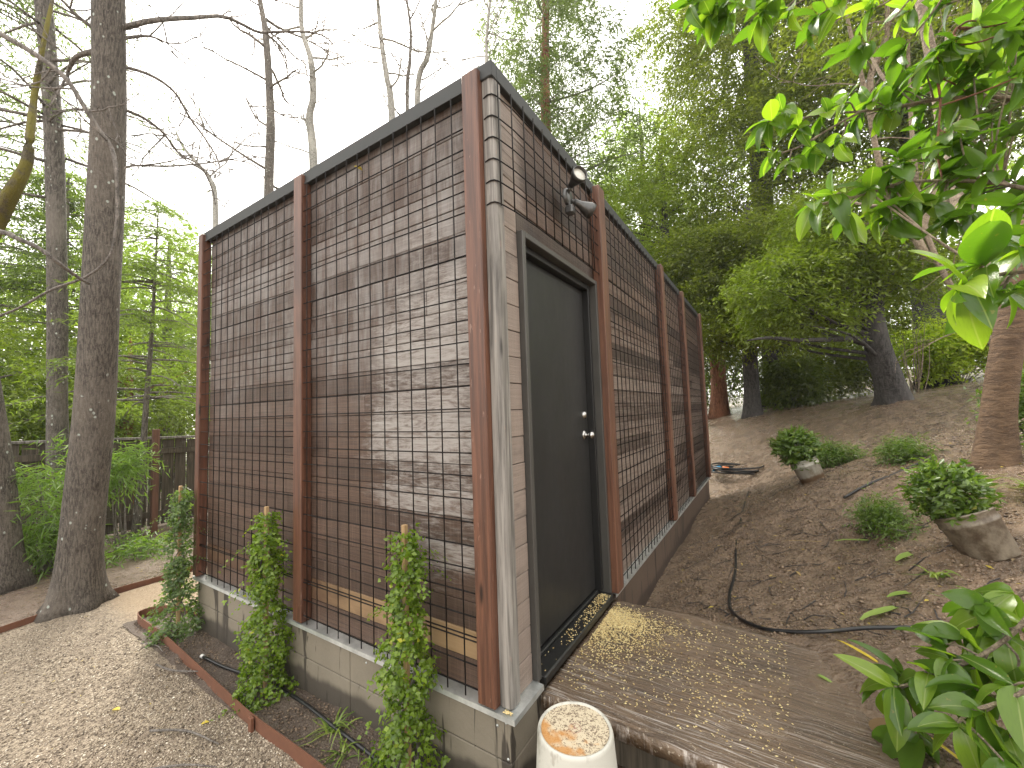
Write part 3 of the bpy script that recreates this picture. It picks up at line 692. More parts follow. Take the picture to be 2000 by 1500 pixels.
n = 3400; x = .06+np.abs(rng.normal(0, .16, n)); y = 1.10-np.abs(rng.normal(0, .22, n))*1.0+rng.normal(0, .05, n)
n2 = 1100; x = np.r_[x, rng.uniform(.06, 1.0, n2)]; y = np.r_[y, rng.uniform(.3, 1.2, n2)]; ok = (y > .25) & (y < 1.235)
x, y = x[ok], y[ok]; P = np.stack([x, y, deck_z(x, y)+.003], -1)
n = 330; x3 = rng.uniform(-.03, .046, n); y3 = np.clip(1.15-np.abs(rng.normal(0, .3, n)), .26, 1.15); P = np.vstack([P, np.stack([x3, y3, np.full(n, .0165)], -1)])
x4 = rng.uniform(-.03, .03, 40); P = np.vstack([P, np.stack([x4*.6+.01, rng.uniform(-.042, -.027, 40), np.full(40, .001)], -1)])
pebbles('spilled_seed', P, rng.uniform(.0022, .0046, len(P)), 'seed', 'pale yellow seed spilled over the board and threshold at the door', .8, elong=1.9, cat='seed')

# ------------------------------------------------------------------ bucket (upturned) by the corner
bk = empty('bucket', (.345, -.105, -.285), 'upturned white plastic bucket with speckled rust-stained base, standing at the shed corner', 'bucket')
BH = .40
V, F = lathe_arr([(.158, 0), (.162, .012), (.160, .03), (.155, .035), (.153, .10), (.156, .105), (.156, .115), (.152, .12), (.134, BH-.014), (.131, BH-.004), (.127, BH), (.122, BH-.001), (.120, BH-.006)], 48)
link('body', quadmesh('body', V, F), 'bucket_side', bk)
V, F = lathe_arr([(.120, BH-.006), (.08, BH-.006), (.0001, BH-.006)], 48); link('base_disc', quadmesh('base_disc', V, F), 'bucket_top', bk)
for (ra, rb_) in ((.0205, .0225), (.0, .004)):
    V, F = lathe_arr([(max(ra, .0001), BH-.0052), (rb_, BH-.0052)], 32); link('moulded_mark', quadmesh('moulded_mark', V, F), 'print_ink', bk)
for k in range(3):
    a0 = k*2.09; link('moulded_mark', poly('moulded_mark', [(.005*math.cos(a0)-.0012*math.sin(a0), .005*math.sin(a0)+.0012*math.cos(a0), BH-.0052), (.012*math.cos(a0)-.0012*math.sin(a0), .012*math.sin(a0)+.0012*math.cos(a0), BH-.0052),
        (.012*math.cos(a0)+.0012*math.sin(a0), .012*math.sin(a0)-.0012*math.cos(a0), BH-.0052), (.005*math.cos(a0)+.0012*math.sin(a0), .005*math.sin(a0)-.0012*math.cos(a0), BH-.0052)], [(0, 1, 2, 3)]), 'print_ink', bk)

# ------------------------------------------------------------------ steel edging
def strip(name, pts, h, th, mat, label):
    P = catmull(pts, len(pts)*6); T = np.gradient(P, axis=0); T[:, 2] = 0; T = nrm(T); Nn = np.stack([-T[:, 1], T[:, 0], T[:, 2]*0], -1)*th/2
    up = np.array([0, 0, h]); A = P-Nn; B = P+Nn; dn = np.array([0, 0, .12]); V = np.vstack([A-dn, A+up, B+up, B-dn]); n_ = len(P); F = []
    for k in range(n_-1):
        for s_ in range(4): t_ = (s_+1) % 4; F.append((s_*n_+k, s_*n_+k+1, t_*n_+k+1, t_*n_+k))
    F += [(0, n_, 2*n_, 3*n_), (n_-1, 4*n_-1, 3*n_-1, 2*n_-1)]
    o = link(name, poly(name, V, F, False), mat); return tag(o, label, 'edging')
e1 = [(x, y, z1(x, y)) for x, y in ((-4.35, -1.9), (-4.44, -1.2), (-4.50, -.8), (-4.57, -.45), (-4.63, -.1), (-4.62, .3), (-4.70, .8), (-4.7, 2), (-4.6, 4))]
strip('garden_edging', e1, .055, .006, 'rust', 'rusty steel edging strip between the gravel and the big trunk')
e2 = [(x, y, z1(x, y)) for x, y in ((-3.05, .10), (-3.4, .02), (-3.62, -.06), (-3.685, -.17), (-3.58, -.235), (-3.0, -.25), (-2.4, -.275), (-1.9, -.30), (-1.45, -.325), (-.95, -.33), (-.4, -.34), (.1, -.35))]
strip('garden_edging', e2, .075, .006, 'rust', 'rusty steel edging strip bounding the vine bed along the shed')
sj = link('edging_stake', box('edging_stake', -1.462, -1.43, -.352, -.335, -.55, -.345, .002), 'rust'); tag(sj, 'short rusty stake joining the edging by the vine bed', 'stake')

# gravel stones, clods, litter --------------------------------------------------
n = 84000; d = rng.uniform(0, 1, n)**.8; x = rng.uniform(-4.5, -.2, n); y = rng.uniform(-2.0, -.33, n)
dist = np.hypot(x-1.0, y+1.48); keep = rng.uniform(0, 1, n) < np.clip(1.5-dist*.25, .12, 1); x, y = x[keep], y[keep]
S = rng.uniform(.0028, .0068, len(x))*np.where(rng.uniform(0, 1, len(x)) < .06, 1.7, 1)
pebbles('gravel_stones', np.stack([x, y, Z(x, y)+.004+.006*(vnoise(x, y, 9)+.6*vnoise(x+3, y+2, 21))+S*.25], -1), S, 'gravel_stone', 'loose pale angular gravel stones covering the path', .7, cat='gravel', tpow=1.25)
n = 24000; x = rng.uniform(.12, 3.6, n); y = .4+rng.uniform(0, 1, n)**1.6*8; ok = (y > 1.3) | (x > 1.36); x, y = x[ok], y[ok]; n = len(x); S = rng.uniform(.003, .010, n)*rng.uniform(.5, 1.8, n)
pebbles('mud_crumbs', np.stack([x, y, Zr(x, y)+S*.2], -1), S, 'clod', 'small crumbs and clods of wet mud on the slope', .7, cat='clods')
n = 2500; x = rng.uniform(-3.6, -.05, n); y = rng.uniform(-.3, -.03, n); S = rng.uniform(.003, .009, n)
pebbles('bed_crumbs', np.stack([x, y, Z(x, y)+.014+S*.3], -1), S, 'clod', 'crumbs of bark and soil in the vine bed', .7, cat='mulch')
def flat_leaves(name, x, y, z, L, W, mat, label, cat):
    n = len(x); a = rng.uniform(0, 6.28, n); D = np.stack([np.cos(a), np.sin(a), rng.normal(0, .12, n)], -1); N = np.array([0, 0, 1.])+rng.normal(0, .25, (n, 3))
    o = link(name, leaf_mesh(name, np.stack([x, y, z], -1), D, N, L, W, rng.uniform(0, 1, n)), mat); return tag(o, label, cat, kind='stuff')
n = 3200; x = rng.uniform(.15, 5, n); y = 1.3+rng.uniform(0, 1, n)**1.4*10; flat_leaves('leaf_litter', x, y, Zr(x, y)+.008, rng.uniform(.012, .05, n), rng.uniform(.006, .018, n), 'litter', 'scattered small dead leaves and chips on the mud slope', 'litter')
n = 900; x = rng.uniform(-4.5, -.5, n); y = rng.uniform(-2, -.35, n); flat_leaves('path_litter', x, y, Z(x, y)+.016, rng.uniform(.012, .03, n), rng.uniform(.003, .007, n), 'litter', 'tiny dry leaf bits and needles scattered on the gravel', 'litter')
n = 2500; x = rng.uniform(-7.2, -4.7, n); y = rng.uniform(-2, 5, n); flat_leaves('forest_litter', x, y, Zr(x, y)+.012, rng.uniform(.02, .06, n), rng.uniform(.004, .012, n), 'litter', 'brown needles and leaf litter under the trees by the fence', 'litter')

n = 420; segs_ = []
for k in range(n):
    x = rng.uniform(.2, 4.2); y = 1.4+rng.uniform(0, 1)**1.3*8; a = rng.uniform(0, 6.28); l = rng.uniform(.05, .28); q = np.linspace(-.5, .5, 4)
    xx = x+q*l*math.cos(a)+rng.normal(0, .008, 4); yy = y+q*l*math.sin(a)+rng.normal(0, .008, 4); segs_.append(tube_arr(np.stack([xx, yy, Zr(xx, yy)+.006], -1), np.linspace(.004, .0015, 4), 5))
V, F = merge(segs_); tag(link('fine_twigs', quadmesh('fine_twigs', V, F), 'bark_dark'), 'fine dark twigs and rootlets strewn over the mud slope', 'twigs', kind='stuff')
n = 900; x = rng.uniform(.15, 3.2, n); y = 1.35+rng.uniform(0, 1, n)**1.5*6; S = rng.uniform(.010, .026, n)
pebbles('mud_clods', np.stack([x, y, Zr(x, y)-S*.1], -1), S, 'clod', 'larger lumps of trodden mud on the slope', .55, cat='clods')
# single twigs and leaves one can pick out
def twig(pts, r, label, mat='bark_twig', lift=.012):
    P = [(x, y, float(Zr(np.array([x]), np.array([y]))[0])+lift) for x, y in pts]
    o = tube('fallen_twig', P, [r]*(len(P)-1)+[r*.5], mat, None, 6, 10); return tag(o, label, 'twig', 'twigs on the gravel')
twig([(-2.62, -.40), (-2.45, -.36), (-2.25, -.27)], .006, 'thin pale twig lying across the steel edging', lift=.04)
twig([(-1.95, -.62), (-1.75, -.52), (-1.5, -.47)], .006, 'slightly curved dark twig lying on the gravel near the edging stake', lift=.02)
twig([(-1.72, -.78), (-1.52, -.62), (-1.35, -.54)], .005, 'long bowed dark twig on the gravel at the bottom edge', lift=.02)
twig([(-3.1, -.35), (-2.95, -.30), (-2.8, -.31)], .004, 'short straight twig on the gravel near the bed corner', lift=.018)
def lone_leaf(x, y, L, W, mat, label, cat='leaf', rz=None, z=None, name='fallen_leaf', group=None):
    a = rng.uniform(0, 6.28) if rz is None else rz; zz = (float(Zr(np.array([x]), np.array([y]))[0])+.008) if z is None else z
    n_ = 7; V = []; 
    for k in range(n_):
        t = k/(n_-1); w = W*math.sin(math.pi*min(1, t*.96+.04))**.7*.5; b = min(.012, .07*L*math.sin(t*3.14))
        for s_ in (-1, 0, 1): V.append(((t-.5)*L*math.cos(a)-s_*w*math.sin(a), (t-.5)*L*math.sin(a)+s_*w*math.cos(a), b+abs(s_)*w*.25))
    F = [(k*3+s_, k*3+s_+1, k*3+s_+4, k*3+s_+3) for k in range(n_-1) for s_ in (0, 1)]
    me = poly(name, V, F, True); a_ = me.attributes.new('tint', 'FLOAT', 'POINT'); a_.data.foreach_set('value', [rng.uniform(.2, 1)]*len(V))
    o = link(name, me, mat, None, (x, y, zz)); return tag(o, label, cat, group)
mat_leaf('leaf_yellow', (.55, .42, .04), (.70, .55, .08), .3, .45)
mat_leaf('leaf_fresh', (.16, .26, .04), (.28, .38, .10), .3, .4)
lone_leaf(-2.35, -.66, .045, .028, 'leaf_yellow', 'small bright yellow leaf in the middle of the gravel')
lone_leaf(-1.75, -.44, .035, .024, 'leaf_yellow', 'tiny yellow leaf on the gravel beside the edging strip')
for (x, y, L, W, mt, rz, lb) in ((1.563, 2.727, .42, .035, 'leaf_fresh', .35, 'long pale green strap leaf flat on the mud below the muddy pot'), (1.72, 2.30, .30, .05, 'leaf_fresh', 1.0, 'broad green strap leaf leaning by the tilted muddy pot'),
    (1.46, 1.62, .36, .045, 'leaf_fresh', .9, 'long yellow-green blade on the mud above the black hose'), (1.60, 1.85, .22, .04, 'leaf_fresh', .7, 'shorter lime blade fragment beside the long blade on the mud'),
    (1.30, 1.20, .26, .022, 'leaf_yellow', 2.3, 'narrow yellow-orange blade crossing below the black hose'), (1.23, 1.36, .10, .02, 'leaf_dry', .2, 'small orange-brown leaf touching the black hose'),
    (1.15, .78, .07, .045, 'leaf_yellow', 1.2, 'curled yellow leaf on the wet end of the board'), (1.13, .95, .09, .022, 'leaf_fresh', 2.6, 'small pale green leaf on the board edge'),
    (1.45, .62, .20, .015, 'leaf_yellow', 2.2, 'yellow blade lying in the bottom right corner'), (1.25, 2.9, .5, .012, 'leaf_dry', .3, 'thin dry pale stalk lying on the upper mud'), (1.10, 2.33, .09, .02, 'leaf_dry', 1.9, 'little tan leaf on bare mud mid-slope')):
    lone_leaf(x, y, L, W, mt, lb, rz=rz)
lone_leaf(-.95, -.012, .055, .03, 'leaf_dry', 'pale dead leaf caught in the wire near the roof cap', rz=1.57, z=2.70)

# puddles
def puddle(x, y, rx, ry, label):
    n_ = 40; zz = z1(x, y)-.0035; V = [(x, y, zz)]+[(x+1.5*rx*math.cos(t), y+1.5*ry*math.sin(t), zz) for t in np.linspace(0, 2*math.pi, n_, endpoint=False)]
    o = link('puddle', poly('puddle', V, [(0, k+1, (k+1) % n_+1) for k in range(n_)]), 'puddle'); tag(o, label, 'puddle', kind='structure')
puddle(*PUD[0], 'small tan muddy puddle at the end of the wet board')

# ------------------------------------------------------------------ hoses
hp_ = [(.632,5.9),(.626,4.37),(.626,3.23),(.664,2.5),(.654,2.02),(.708,1.627),(.855,1.394),(1.006,1.329),(1.188,1.301),(1.365,1.352),(1.597,1.425),(1.768,1.447),(2.1,1.5)]
P = [(x, y, float(Zr(np.array([x]), np.array([y]))[0])+(.012 if y < 2.3 else -.001)) for x, y in hp_]; P[8] = (P[8][0], P[8][1], P[8][2]+.02); P[9] = (P[9][0], P[9][1], P[9][2]+.035); P[10] = (P[10][0], P[10][1], P[10][2]+.02)
tag(tube('garden_hose', P, .0105, 'rubber', None, 8, 90), 'black irrigation tube curving across the mud from the shed side', 'hose')
P = [(x, y, z1(x, y)+.03) for x, y in ((-2.45, -.19), (-2.2, -.17), (-1.95, -.13))]; tag(tube('drip_pipe', P, .010, 'rubber', None, 8, 8), 'short black pipe with pale cut end lying in the vine bed', 'pipe')
P = [(x, y, z1(x, y)+.025) for x, y in ((-1.75, -.10), (-1.4, -.10), (-1.0, -.14), (-.6, -.15), (-.2, -.2))]; tag(tube('drip_pipe', P, .010, 'rubber', None, 8, 20), 'long black drip tube running along the footing in the bed', 'pipe')
pc = tag(tube('pipe_cap', [(-2.45, -.19, z1(-2.45, -.19)+.03), (-2.475, -.192, z1(-2.45, -.19)+.031)], .013, 'plastic_white', None, 8), 'small white cap on the end of the bed pipe', 'cap')
ce = empty('hose_coil', (.40, 7.05, z1(.40, 7.05)), 'coil of black hose with blue and orange fittings behind the shed corner', 'hose')
c0 = np.array(ce.location); P = []
for t in np.linspace(0, 2*math.pi*6, 150):
    k = t/(2*math.pi*6); P.append((.40*math.cos(t)*(1+.10*math.sin(t*.37)), .34*math.sin(t)*(1+.10*math.cos(t*.53)), .02+.13*k+.012*math.sin(t*1.7)))
tube('coil', P, .014, 'rubber', ce, 7)
tube('connector', [(-.24, -.14, .13), (-.33, -.16, .11), (-.36, -.13, .05)], .022, 'plastic_blue', ce, 8, 8)
tube('nozzle', [(-.20, -.18, .12), (-.10, -.20, .12)], [.028, .020], 'plastic_orange', ce, 8)
P = [(1.55, 3.6), (1.75, 3.75), (2.0, 3.85), (2.3, 4.1)]; P = [(x, y, z1(x, y)+.02) for x, y in P]; tag(tube('drip_pipe', P, .012, 'rubber', None, 8, 16), 'dark thin pipe on the slope between the potted bush and orange trunk', 'pipe')

# ------------------------------------------------------------------ fence
FX = -7.45
fence = empty('board_fence', (FX, 1.0, -.4), 'dark weathered vertical-board fence behind the left-hand trees', 'fence')
OFF = -np.array(fence.location)
y = -2.6; k = 0
while y < 6.5:
    w = .148; zt = 1.03-.03*(y-0)+rng.normal(0, .012); zb = z1(FX, y)+.03
    link('board', box('board', FX-.011, FX+.011, y, y+w, zb, zt-.03, .002), 'fence_wood', fence, OFF); y += w+.016+rng.uniform(-.006, .01); k += 1
def beam(name, y0, y1, zc, mat='fence_wood'):
    me = box(name, FX+.012, FX+.05, y0, y1, -.045, .045, .003); V = np.zeros(len(me.vertices)*3); me.vertices.foreach_get('co', V); V = V.reshape(-1, 3); V[:, 2] += zc-.03*V[:, 1]; me.vertices.foreach_set('co', V.ravel())
    return link(name, me, mat, fence, OFF)
beam('rail', -2.6, 6.5, .82); beam('rail', -2.6, 6.5, -.18)
me = box('cap_rail', FX-.05, FX+.06, -2.6, 6.5, -.018, .018, .003); V = np.zeros(len(me.vertices)*3); me.vertices.foreach_get('co', V); V = V.reshape(-1, 3); V[:, 2] += 1.035-.03*V[:, 1]; me.vertices.foreach_set('co', V.ravel())
link('cap_rail', me, 'corner_grey', fence, OFF)
for yy in (-2.2, -.05, 2.0, 4.1, 6.2):
    link('post', box('post', FX+.052, FX+.14, yy, yy+.09, -.6, 1.10-.03*yy, .004), 'fence_wood', fence, OFF)
rp = link('post', box('post', -7.02, -6.95, .80, .88, -.6, 1.15, .004), 'fence_red'); tag(rp, 'reddish wooden post standing in front of the dark fence', 'post')

# ------------------------------------------------------------------ trees
def local(P, base): return np.asarray(P, float)-np.array(base)
def trunk_mesh(parent, P, R, mat, base, sides=16, n=26, wob=.06, seed=0, flare=None, name='trunk'):
    P = np.asarray(P, float); R = np.asarray(R, float); m_ = len(P)
    Rr = np.interp(np.linspace(0, m_-1, n), np.arange(m_), R); Q = catmull(P, n)
    if flare:
        hgt = Q[:, 2]-Q[0, 2]; Rr = Rr*(1+flare*np.exp(-hgt/.22))
    V, F = tube_arr(local(Q, base), Rr, sides, wob, seed)
    if flare:
        hgt = V[:, 2]-(Q[0, 2]-base[2]); ctr = local(Q[0], base); a = np.arctan2(V[:, 1]-ctr[1], V[:, 0]-ctr[0])
        k = 1+.28*flare*np.exp(-np.maximum(hgt, 0)/.15)*np.sin(a*5+seed); V[:, 0] = ctr[0]+(V[:, 0]-ctr[0])*k; V[:, 1] = ctr[1]+(V[:, 1]-ctr[1])*k
    return link(name, quadmesh(name, V, F), mat, parent)
def grow(p, d, L, r, depth, out, g, kids=3, bend=.25, up=.1):
    """bare branching limbs -> list of (pts,radii)"""
    n = 6; P = [np.array(p, float)]; d = np.array(d, float); d /= np.linalg.norm(d)
    for k in range(n):
        d = d+g.normal(0, bend, 3)*.5; d[2] += up*.15; d /= np.linalg.norm(d); P.append(P[-1]+d*L/n)
    out.append((np.array(P), np.linspace(r, r*.45, n+1)))
    if depth > 0:
        for c in range(kids):
            t = g.uniform(.3, 1); i = min(n, int(t*n)); dd = d+g.normal(0, .65, 3); grow(P[i], dd, L*g.uniform(.45, .75), max(.004, r*.5), depth-1, out, g, kids, bend, up)
def limbs_mesh(name, limbs, base, mat, parent, sides=6):
    V, F = merge([tube_arr(local(P, base), R, sides) for P, R in limbs]); return link(name, quadmesh(name, V, F), mat, parent)
def crown(parent, base, ells, leafmat, L, W, ncl, nsp, nlf, tw, droop, seed, shell=.35, outw=.8, name='crown', limb=None, limbmat='bark_twig', jit_=.05, trunkP=None, vjit=.25):
    g = np.random.default_rng(seed); arrs = []; limbs = []
    tot = sum(e_[3]*e_[4]*e_[5] for e_ in ells)**1.0
    for (cx, cy, cz, rx, ry, rz) in ells:
        k = max(3, int(ncl*(rx*ry*rz)/tot)); b = ball(k, g, shell); C = b*[rx, ry, rz]+[cx, cy, cz]
        C += g.normal(0, vjit, C.shape)*min(rx, ry, rz)*.3
        Cs = np.repeat(C, nsp, 0); D = nrm(np.repeat(b, nsp, 0)*[1, 1, .5])*outw+g.normal(0, .6, Cs.shape)
        arrs.append(sprays(Cs, D, nlf, tw, L, W, droop, .9, jit_, g))
        if limb and trunkP is not None:
            T = np.asarray(trunkP, float)
            for q in C[g.choice(k, min(k, limb), replace=False)]:
                zt_ = np.clip(q[2]-.35*np.linalg.norm(q[:2]-T[-1][:2]), T[0][2]+.3, T[-1][2]); i = np.argmin(abs(T[:, 2]-zt_)); s_ = T[i]
                md = (s_+q)/2+g.normal(0, .12, 3)*np.linalg.norm(q-s_)*.5; r0 = .012+.012*np.linalg.norm(q-s_)
                limbs.append((catmull([s_, md, q], 7), np.linspace(r0, .006, 7)))
    P, D, N, l_, w_, t_ = cat_l(arrs)
    o = link(name, leaf_mesh(name, local(P, base), D, N, l_, w_, t_), leafmat, parent); o['kind'] = 'stuff'
    if limbs: limbs_mesh('branches', limbs, base, limbmat, parent)['kind'] = 'stuff'
    return o
def conifer_crown(parent, base, axis, z0, z1_, r0, r1, leafmat, nbr, nlf, L, W, droop, seed, name='crown', sub=5, mat='bark_twig', limb=True):
    """whorled drooping boughs along an upright axis ((x0,y0),(x1,y1))"""
    g = np.random.default_rng(seed); zz = g.uniform(0, 1, nbr); a = g.uniform(0, 6.28, nbr); zc = z0+(z1_-z0)*zz
    ax = np.array(axis[0])[None]*(1-zz[:, None])+np.array(axis[1])[None]*zz[:, None]
    R = (r0+(r1-r0)*zz)*g.uniform(.65, 1.15, nbr); Cs = []; Ds = []; limbs = []
    for i in range(nbr):
        o_ = np.array([ax[i, 0], ax[i, 1], zc[i]]); h = np.array([math.cos(a[i]), math.sin(a[i]), 0]); sd = np.array([-h[1], h[0], 0])
        pts = [o_+h*R[i]*t+np.array([0, 0, R[i]*(.12*t-droop*t*t)]) for t in np.linspace(0, 1, 5)]
        if limb: limbs.append((np.array(pts), np.linspace(.008+.008*R[i], .004, 5)))
        for s_ in range(sub):
            t = g.uniform(.25, 1); q = o_+h*R[i]*t+np.array([0, 0, R[i]*(.12*t-droop*t*t)])
            for sgn in (-1, 1): Cs.append(q); Ds.append(h*.7+sd*sgn*g.uniform(.3, 1)+np.array([0, 0, -.15])+g.normal(0, .15, 3))
    P, D, N, l_, w_, t_ = sprays(np.array(Cs), np.array(Ds), nlf, .42*np.mean(R)+.1, L, W, droop*.9, .7, .02, g)
    o = link(name, leaf_mesh(name, local(P, base), D, N, l_, w_, t_), leafmat, parent); o['kind'] = 'stuff'
    if limb: limbs_mesh('branches', limbs, base, mat, parent, 5)
    return o
DET = 2.7; DETC = 2.0

# -- foreground left trunk with bare limbs
b = (-4.59, -.41, -.47); t1 = empty('fir_tree', b, 'thick straight fir trunk with flared base, nearest on the left', 'tree')
T1P = [(-4.59,-.41,-.47),(-4.49,-.40,.43),(-4.35,-.38,1.39),(-4.23,-.39,2.35),(-4.14,-.40,3.31),(-4.05,-.42,4.26),(-3.98,-.46,5.22),(-3.89,-.51,6.66),(-3.8,-.5,9.5)]
trunk_mesh(t1, T1P, [.150, .150, .142, .136, .130, .124, .116, .10, .07], 'bark_fir', b, 28, 60, .035, 1, .75)
BR = [([(-3.95,-.40,4.96),(-3.77,-.19,5.12),(-3.77,.14,5.43),(-3.83,.44,5.73),(-3.85,.77,5.84),(-3.80,.91,5.92),(-3.52,1.20,6.0),(-3.40,1.40,6.01),(-3.39,1.53,5.87),(-3.44,1.52,5.61)], .030),
 ([(-3.95,-.38,4.88),(-3.94,-.18,5.06),(-3.90,-.03,5.08)], .020), ([(-4.0,-.38,4.64),(-3.97,-.16,4.69),(-4.0,.05,4.67),(-4.0,.19,4.47),(-3.99,.32,4.32),(-4.0,.45,4.15),(-3.99,.47,3.98),(-4.06,.43,3.94)], .019),
 ([(-4.02,-.38,4.24),(-4.04,-.17,4.26),(-4.12,.01,4.24),(-4.24,.18,4.16),(-4.17,.35,4.08),(-4.18,.47,3.87),(-4.17,.5,3.7)], .019), ([(-4.05,-.36,3.56),(-4.04,-.26,3.72),(-4.10,.05,3.9),(-4.12,.38,4.11),(-4.21,.66,4.33),(-4.16,.92,4.37),(-4.07,1.0,4.17)], .014),
 ([(-4.05,-.48,4.89),(-4.11,-.64,4.99),(-4.12,-.76,5.08),(-4.2,-1.2,5.4)], .024), ([(-4.08,-.47,4.77),(-4.41,-.57,4.80),(-4.62,-.59,4.76),(-4.65,-.60,4.69),(-4.6,-.7,4.3)], .034)]
g = np.random.default_rng(11)
for P, r in BR:
    limbs = [(catmull(P, 24), np.linspace(r*.8, .005, 24))]; Q = limbs[0][0]
    for k in range(7):
        i = g.integers(5, 23); d = Q[min(i+1, 23)]-Q[i-1]; grow(Q[i], nrm(d)+g.normal(0, .8, 3), g.uniform(.25, .8), .007, 1, limbs, g, 3, .35)
    limbs_mesh('branch', limbs, b, 'bark_twig', t1)
P = [(-4.13,-1.08,4.48),(-3.89,-.92,4.30),(-3.75,-.75,4.13),(-3.69,-.64,3.91),(-3.68,-.56,3.77),(-3.67,-.48,3.65),(-3.63,-.45,3.45),(-3.65,-.43,3.14),(-3.67,-.43,2.96),(-3.73,-.45,2.70),(-3.90,-.55,2.53),(-4.10,-.72,2.41),(-4.25,-.87,2.25),(-4.48,-1.0,2.16)]
vb = empty('hanging_branch', (-4.48, -1.0, 2.16), 'thin bare hooked branch looping in front of the big fir trunk', 'branch')
limbs = [(catmull(P, 50), np.interp(np.linspace(0, 1, 50), [0, .4, .6, 1], [.022, .016, .011, .009]))]; Q = limbs[0][0]
for i in (6, 9, 12, 15, 18): grow(Q[i], g.normal(0, 1, 3), .5, .007, 1, limbs, g, 3, .35)
limbs_mesh('stem', limbs, (-4.48, -1.0, 2.16), 'bark_twig', vb)
P = [(-4.3, -1.6, 2.85), (-3.76,-1.06,2.71),(-3.63,-.98,2.65),(-3.57,-.87,2.59),(-3.54,-.79,2.51),(-3.69,-.65,2.46),(-4.03,-.51,2.50)]
lb = empty('hanging_branch', P[0], 'dark low branch entering from the left edge at mid height', 'branch'); limbs = [(catmull(P, 24), np.linspace(.022, .010, 24))]
limbs_mesh('stem', limbs, P[0], 'bark_twig', lb)

# -- second and third trunks
b = (-6.96, -.12, -.45); t2 = empty('fir_tree', b, 'lichen-spotted slimmer trunk behind the big fir, before the fence', 'tree')
T2P = [b,(-6.87,-.21,1.46),(-6.78,-.26,2.80),(-6.71,-.32,4.14),(-6.67,-.38,5.15),(-6.68,-.48,6.42),(-6.66,-.56,7.49),(-6.6,-.6,10)]
trunk_mesh(t2, T2P, [.12, .10, .096, .094, .09, .085, .08, .05], 'bark_back', b, 18, 40, .05, 2, .5)
conifer_crown(t2, b, ((-6.7, -.4), (-6.6, -.6)), 4.2, 9.5, 1.7, .8, 'leaf_conifer', 40, 9, .07, .014, .35, 21, sub=5)
b = (-5.97, -.71, -.47); t3 = empty('leaning_tree', b, 'brown trunk with yellow mossy limb at the left edge', 'tree')
trunk_mesh(t3, [b,(-5.97,-.78,.63),(-6.02,-.9,1.72),(-6.10,-1.02,2.54),(-6.3,-1.3,4.5)], [.17, .145, .135, .13, .10], 'bark_fir', b, 18, 30, .05, 3, .6)
trunk_mesh(t3, [(-6.08,-1.0,2.6),(-5.82,-.97,3.04),(-5.45,-.89,3.40),(-5.17,-.84,3.60),(-5.05,-.78,3.85),(-5.02,-.77,4.10),(-5.12,-.74,4.6),(-5.07,-.70,5.2),(-5.2,-.6,6.2)], [.085,.078,.070,.060,.045,.036,.028,.020,.010], 'bark_mossy', b, 12, 30, .10, 5, None, 'limb')['label'] = 'curved limb coated in yellow-green moss'

# -- young feathery conifer and shrubs by the fence
b = (-6.96, .62, -.45); yc = empty('young_conifer', b, 'young feathery light-green conifer growing beside the red post', 'tree')
trunk_mesh(yc, [b, (-6.9, .66, .4), (-6.80, .66, 1.4), (-6.7, .68, 2.6), (-6.6, .69, 4.4)], [.05, .045, .035, .025, .008], 'bark_back', b, 10, 24, .06, 6, .3)
conifer_crown(yc, b, ((-6.9, .66), (-6.6, .69)), 1.5, 4.5, 1.35, .35, 'leaf_soft', 75, 12, .085, .013, .30, 31, sub=7)
def shrub(name, label, base, ells, mat, L, W, ncl, nsp, nlf, tw, droop, seed, cat='shrub', stems=6, group=None, stemmat='bark_twig', shell=.2):
    e_ = empty(name, base, label, cat, group); g2 = np.random.default_rng(seed); limbs = []
    for (cx, cy, cz, rx, ry, rz) in ells:
        for k in range(stems):
            q = np.array([cx, cy, cz])+g2.normal(0, .4, 3)*[rx, ry, rz]; s0 = np.array(base)+g2.normal(0, .03, 3)*[1, 1, 0]
            limbs.append((catmull([s0, (s0+q)/2+g2.normal(0, .06, 3), q], 6), np.linspace(.010, .004, 6)))
    limbs_mesh('stems', limbs, base, stemmat, e_)
    crown(e_, base, ells, mat, L, W, ncl*(3 if name == 'understorey_shrub' else 1), nsp, nlf, tw, droop, seed, shell, .7, 'foliage'); return e_
bz = lambda x, y, dz=-.03: (x, y, z1(x, y)+dz)
shrub('bamboo_clump', 'bright green narrow-leaved bamboo between the left trunks', bz(-6.2, -.35), [(-6.2, -.36, .35, .36, .26, .70), (-6.25, -.34, -.1, .36, .26, .3)], 'leaf_bamboo', .14, .017, 70, 4, 9, .24, .55, 41, 'bamboo', 8)
shrub('bamboo_clump', 'bright green bamboo tuft just right of the big fir trunk', bz(-6.1, .28), [(-6.05, .20, .65, .14, .14, .35)], 'leaf_bamboo', .13, .016, 34, 4, 9, .28, .55, 42, 'bamboo', 6)
shrub('bamboo_clump', 'small bamboo tuft against the left end of the shed', bz(-5.6, 1.6), [(-5.4, 1.45, .65, .16, .16, .30)], 'leaf_bamboo', .13, .016, 30, 4, 9, .28, .55, 43, 'bamboo', 6)
shrub('low_fern', 'low green fern at the foot of the fence beside the fir', bz(-5.9, .35), [(-5.9, .35, -.35, .3, .25, .12)], 'leaf_bamboo', .10, .02, 40, 3, 8, .2, .4, 44, 'fern', 4)

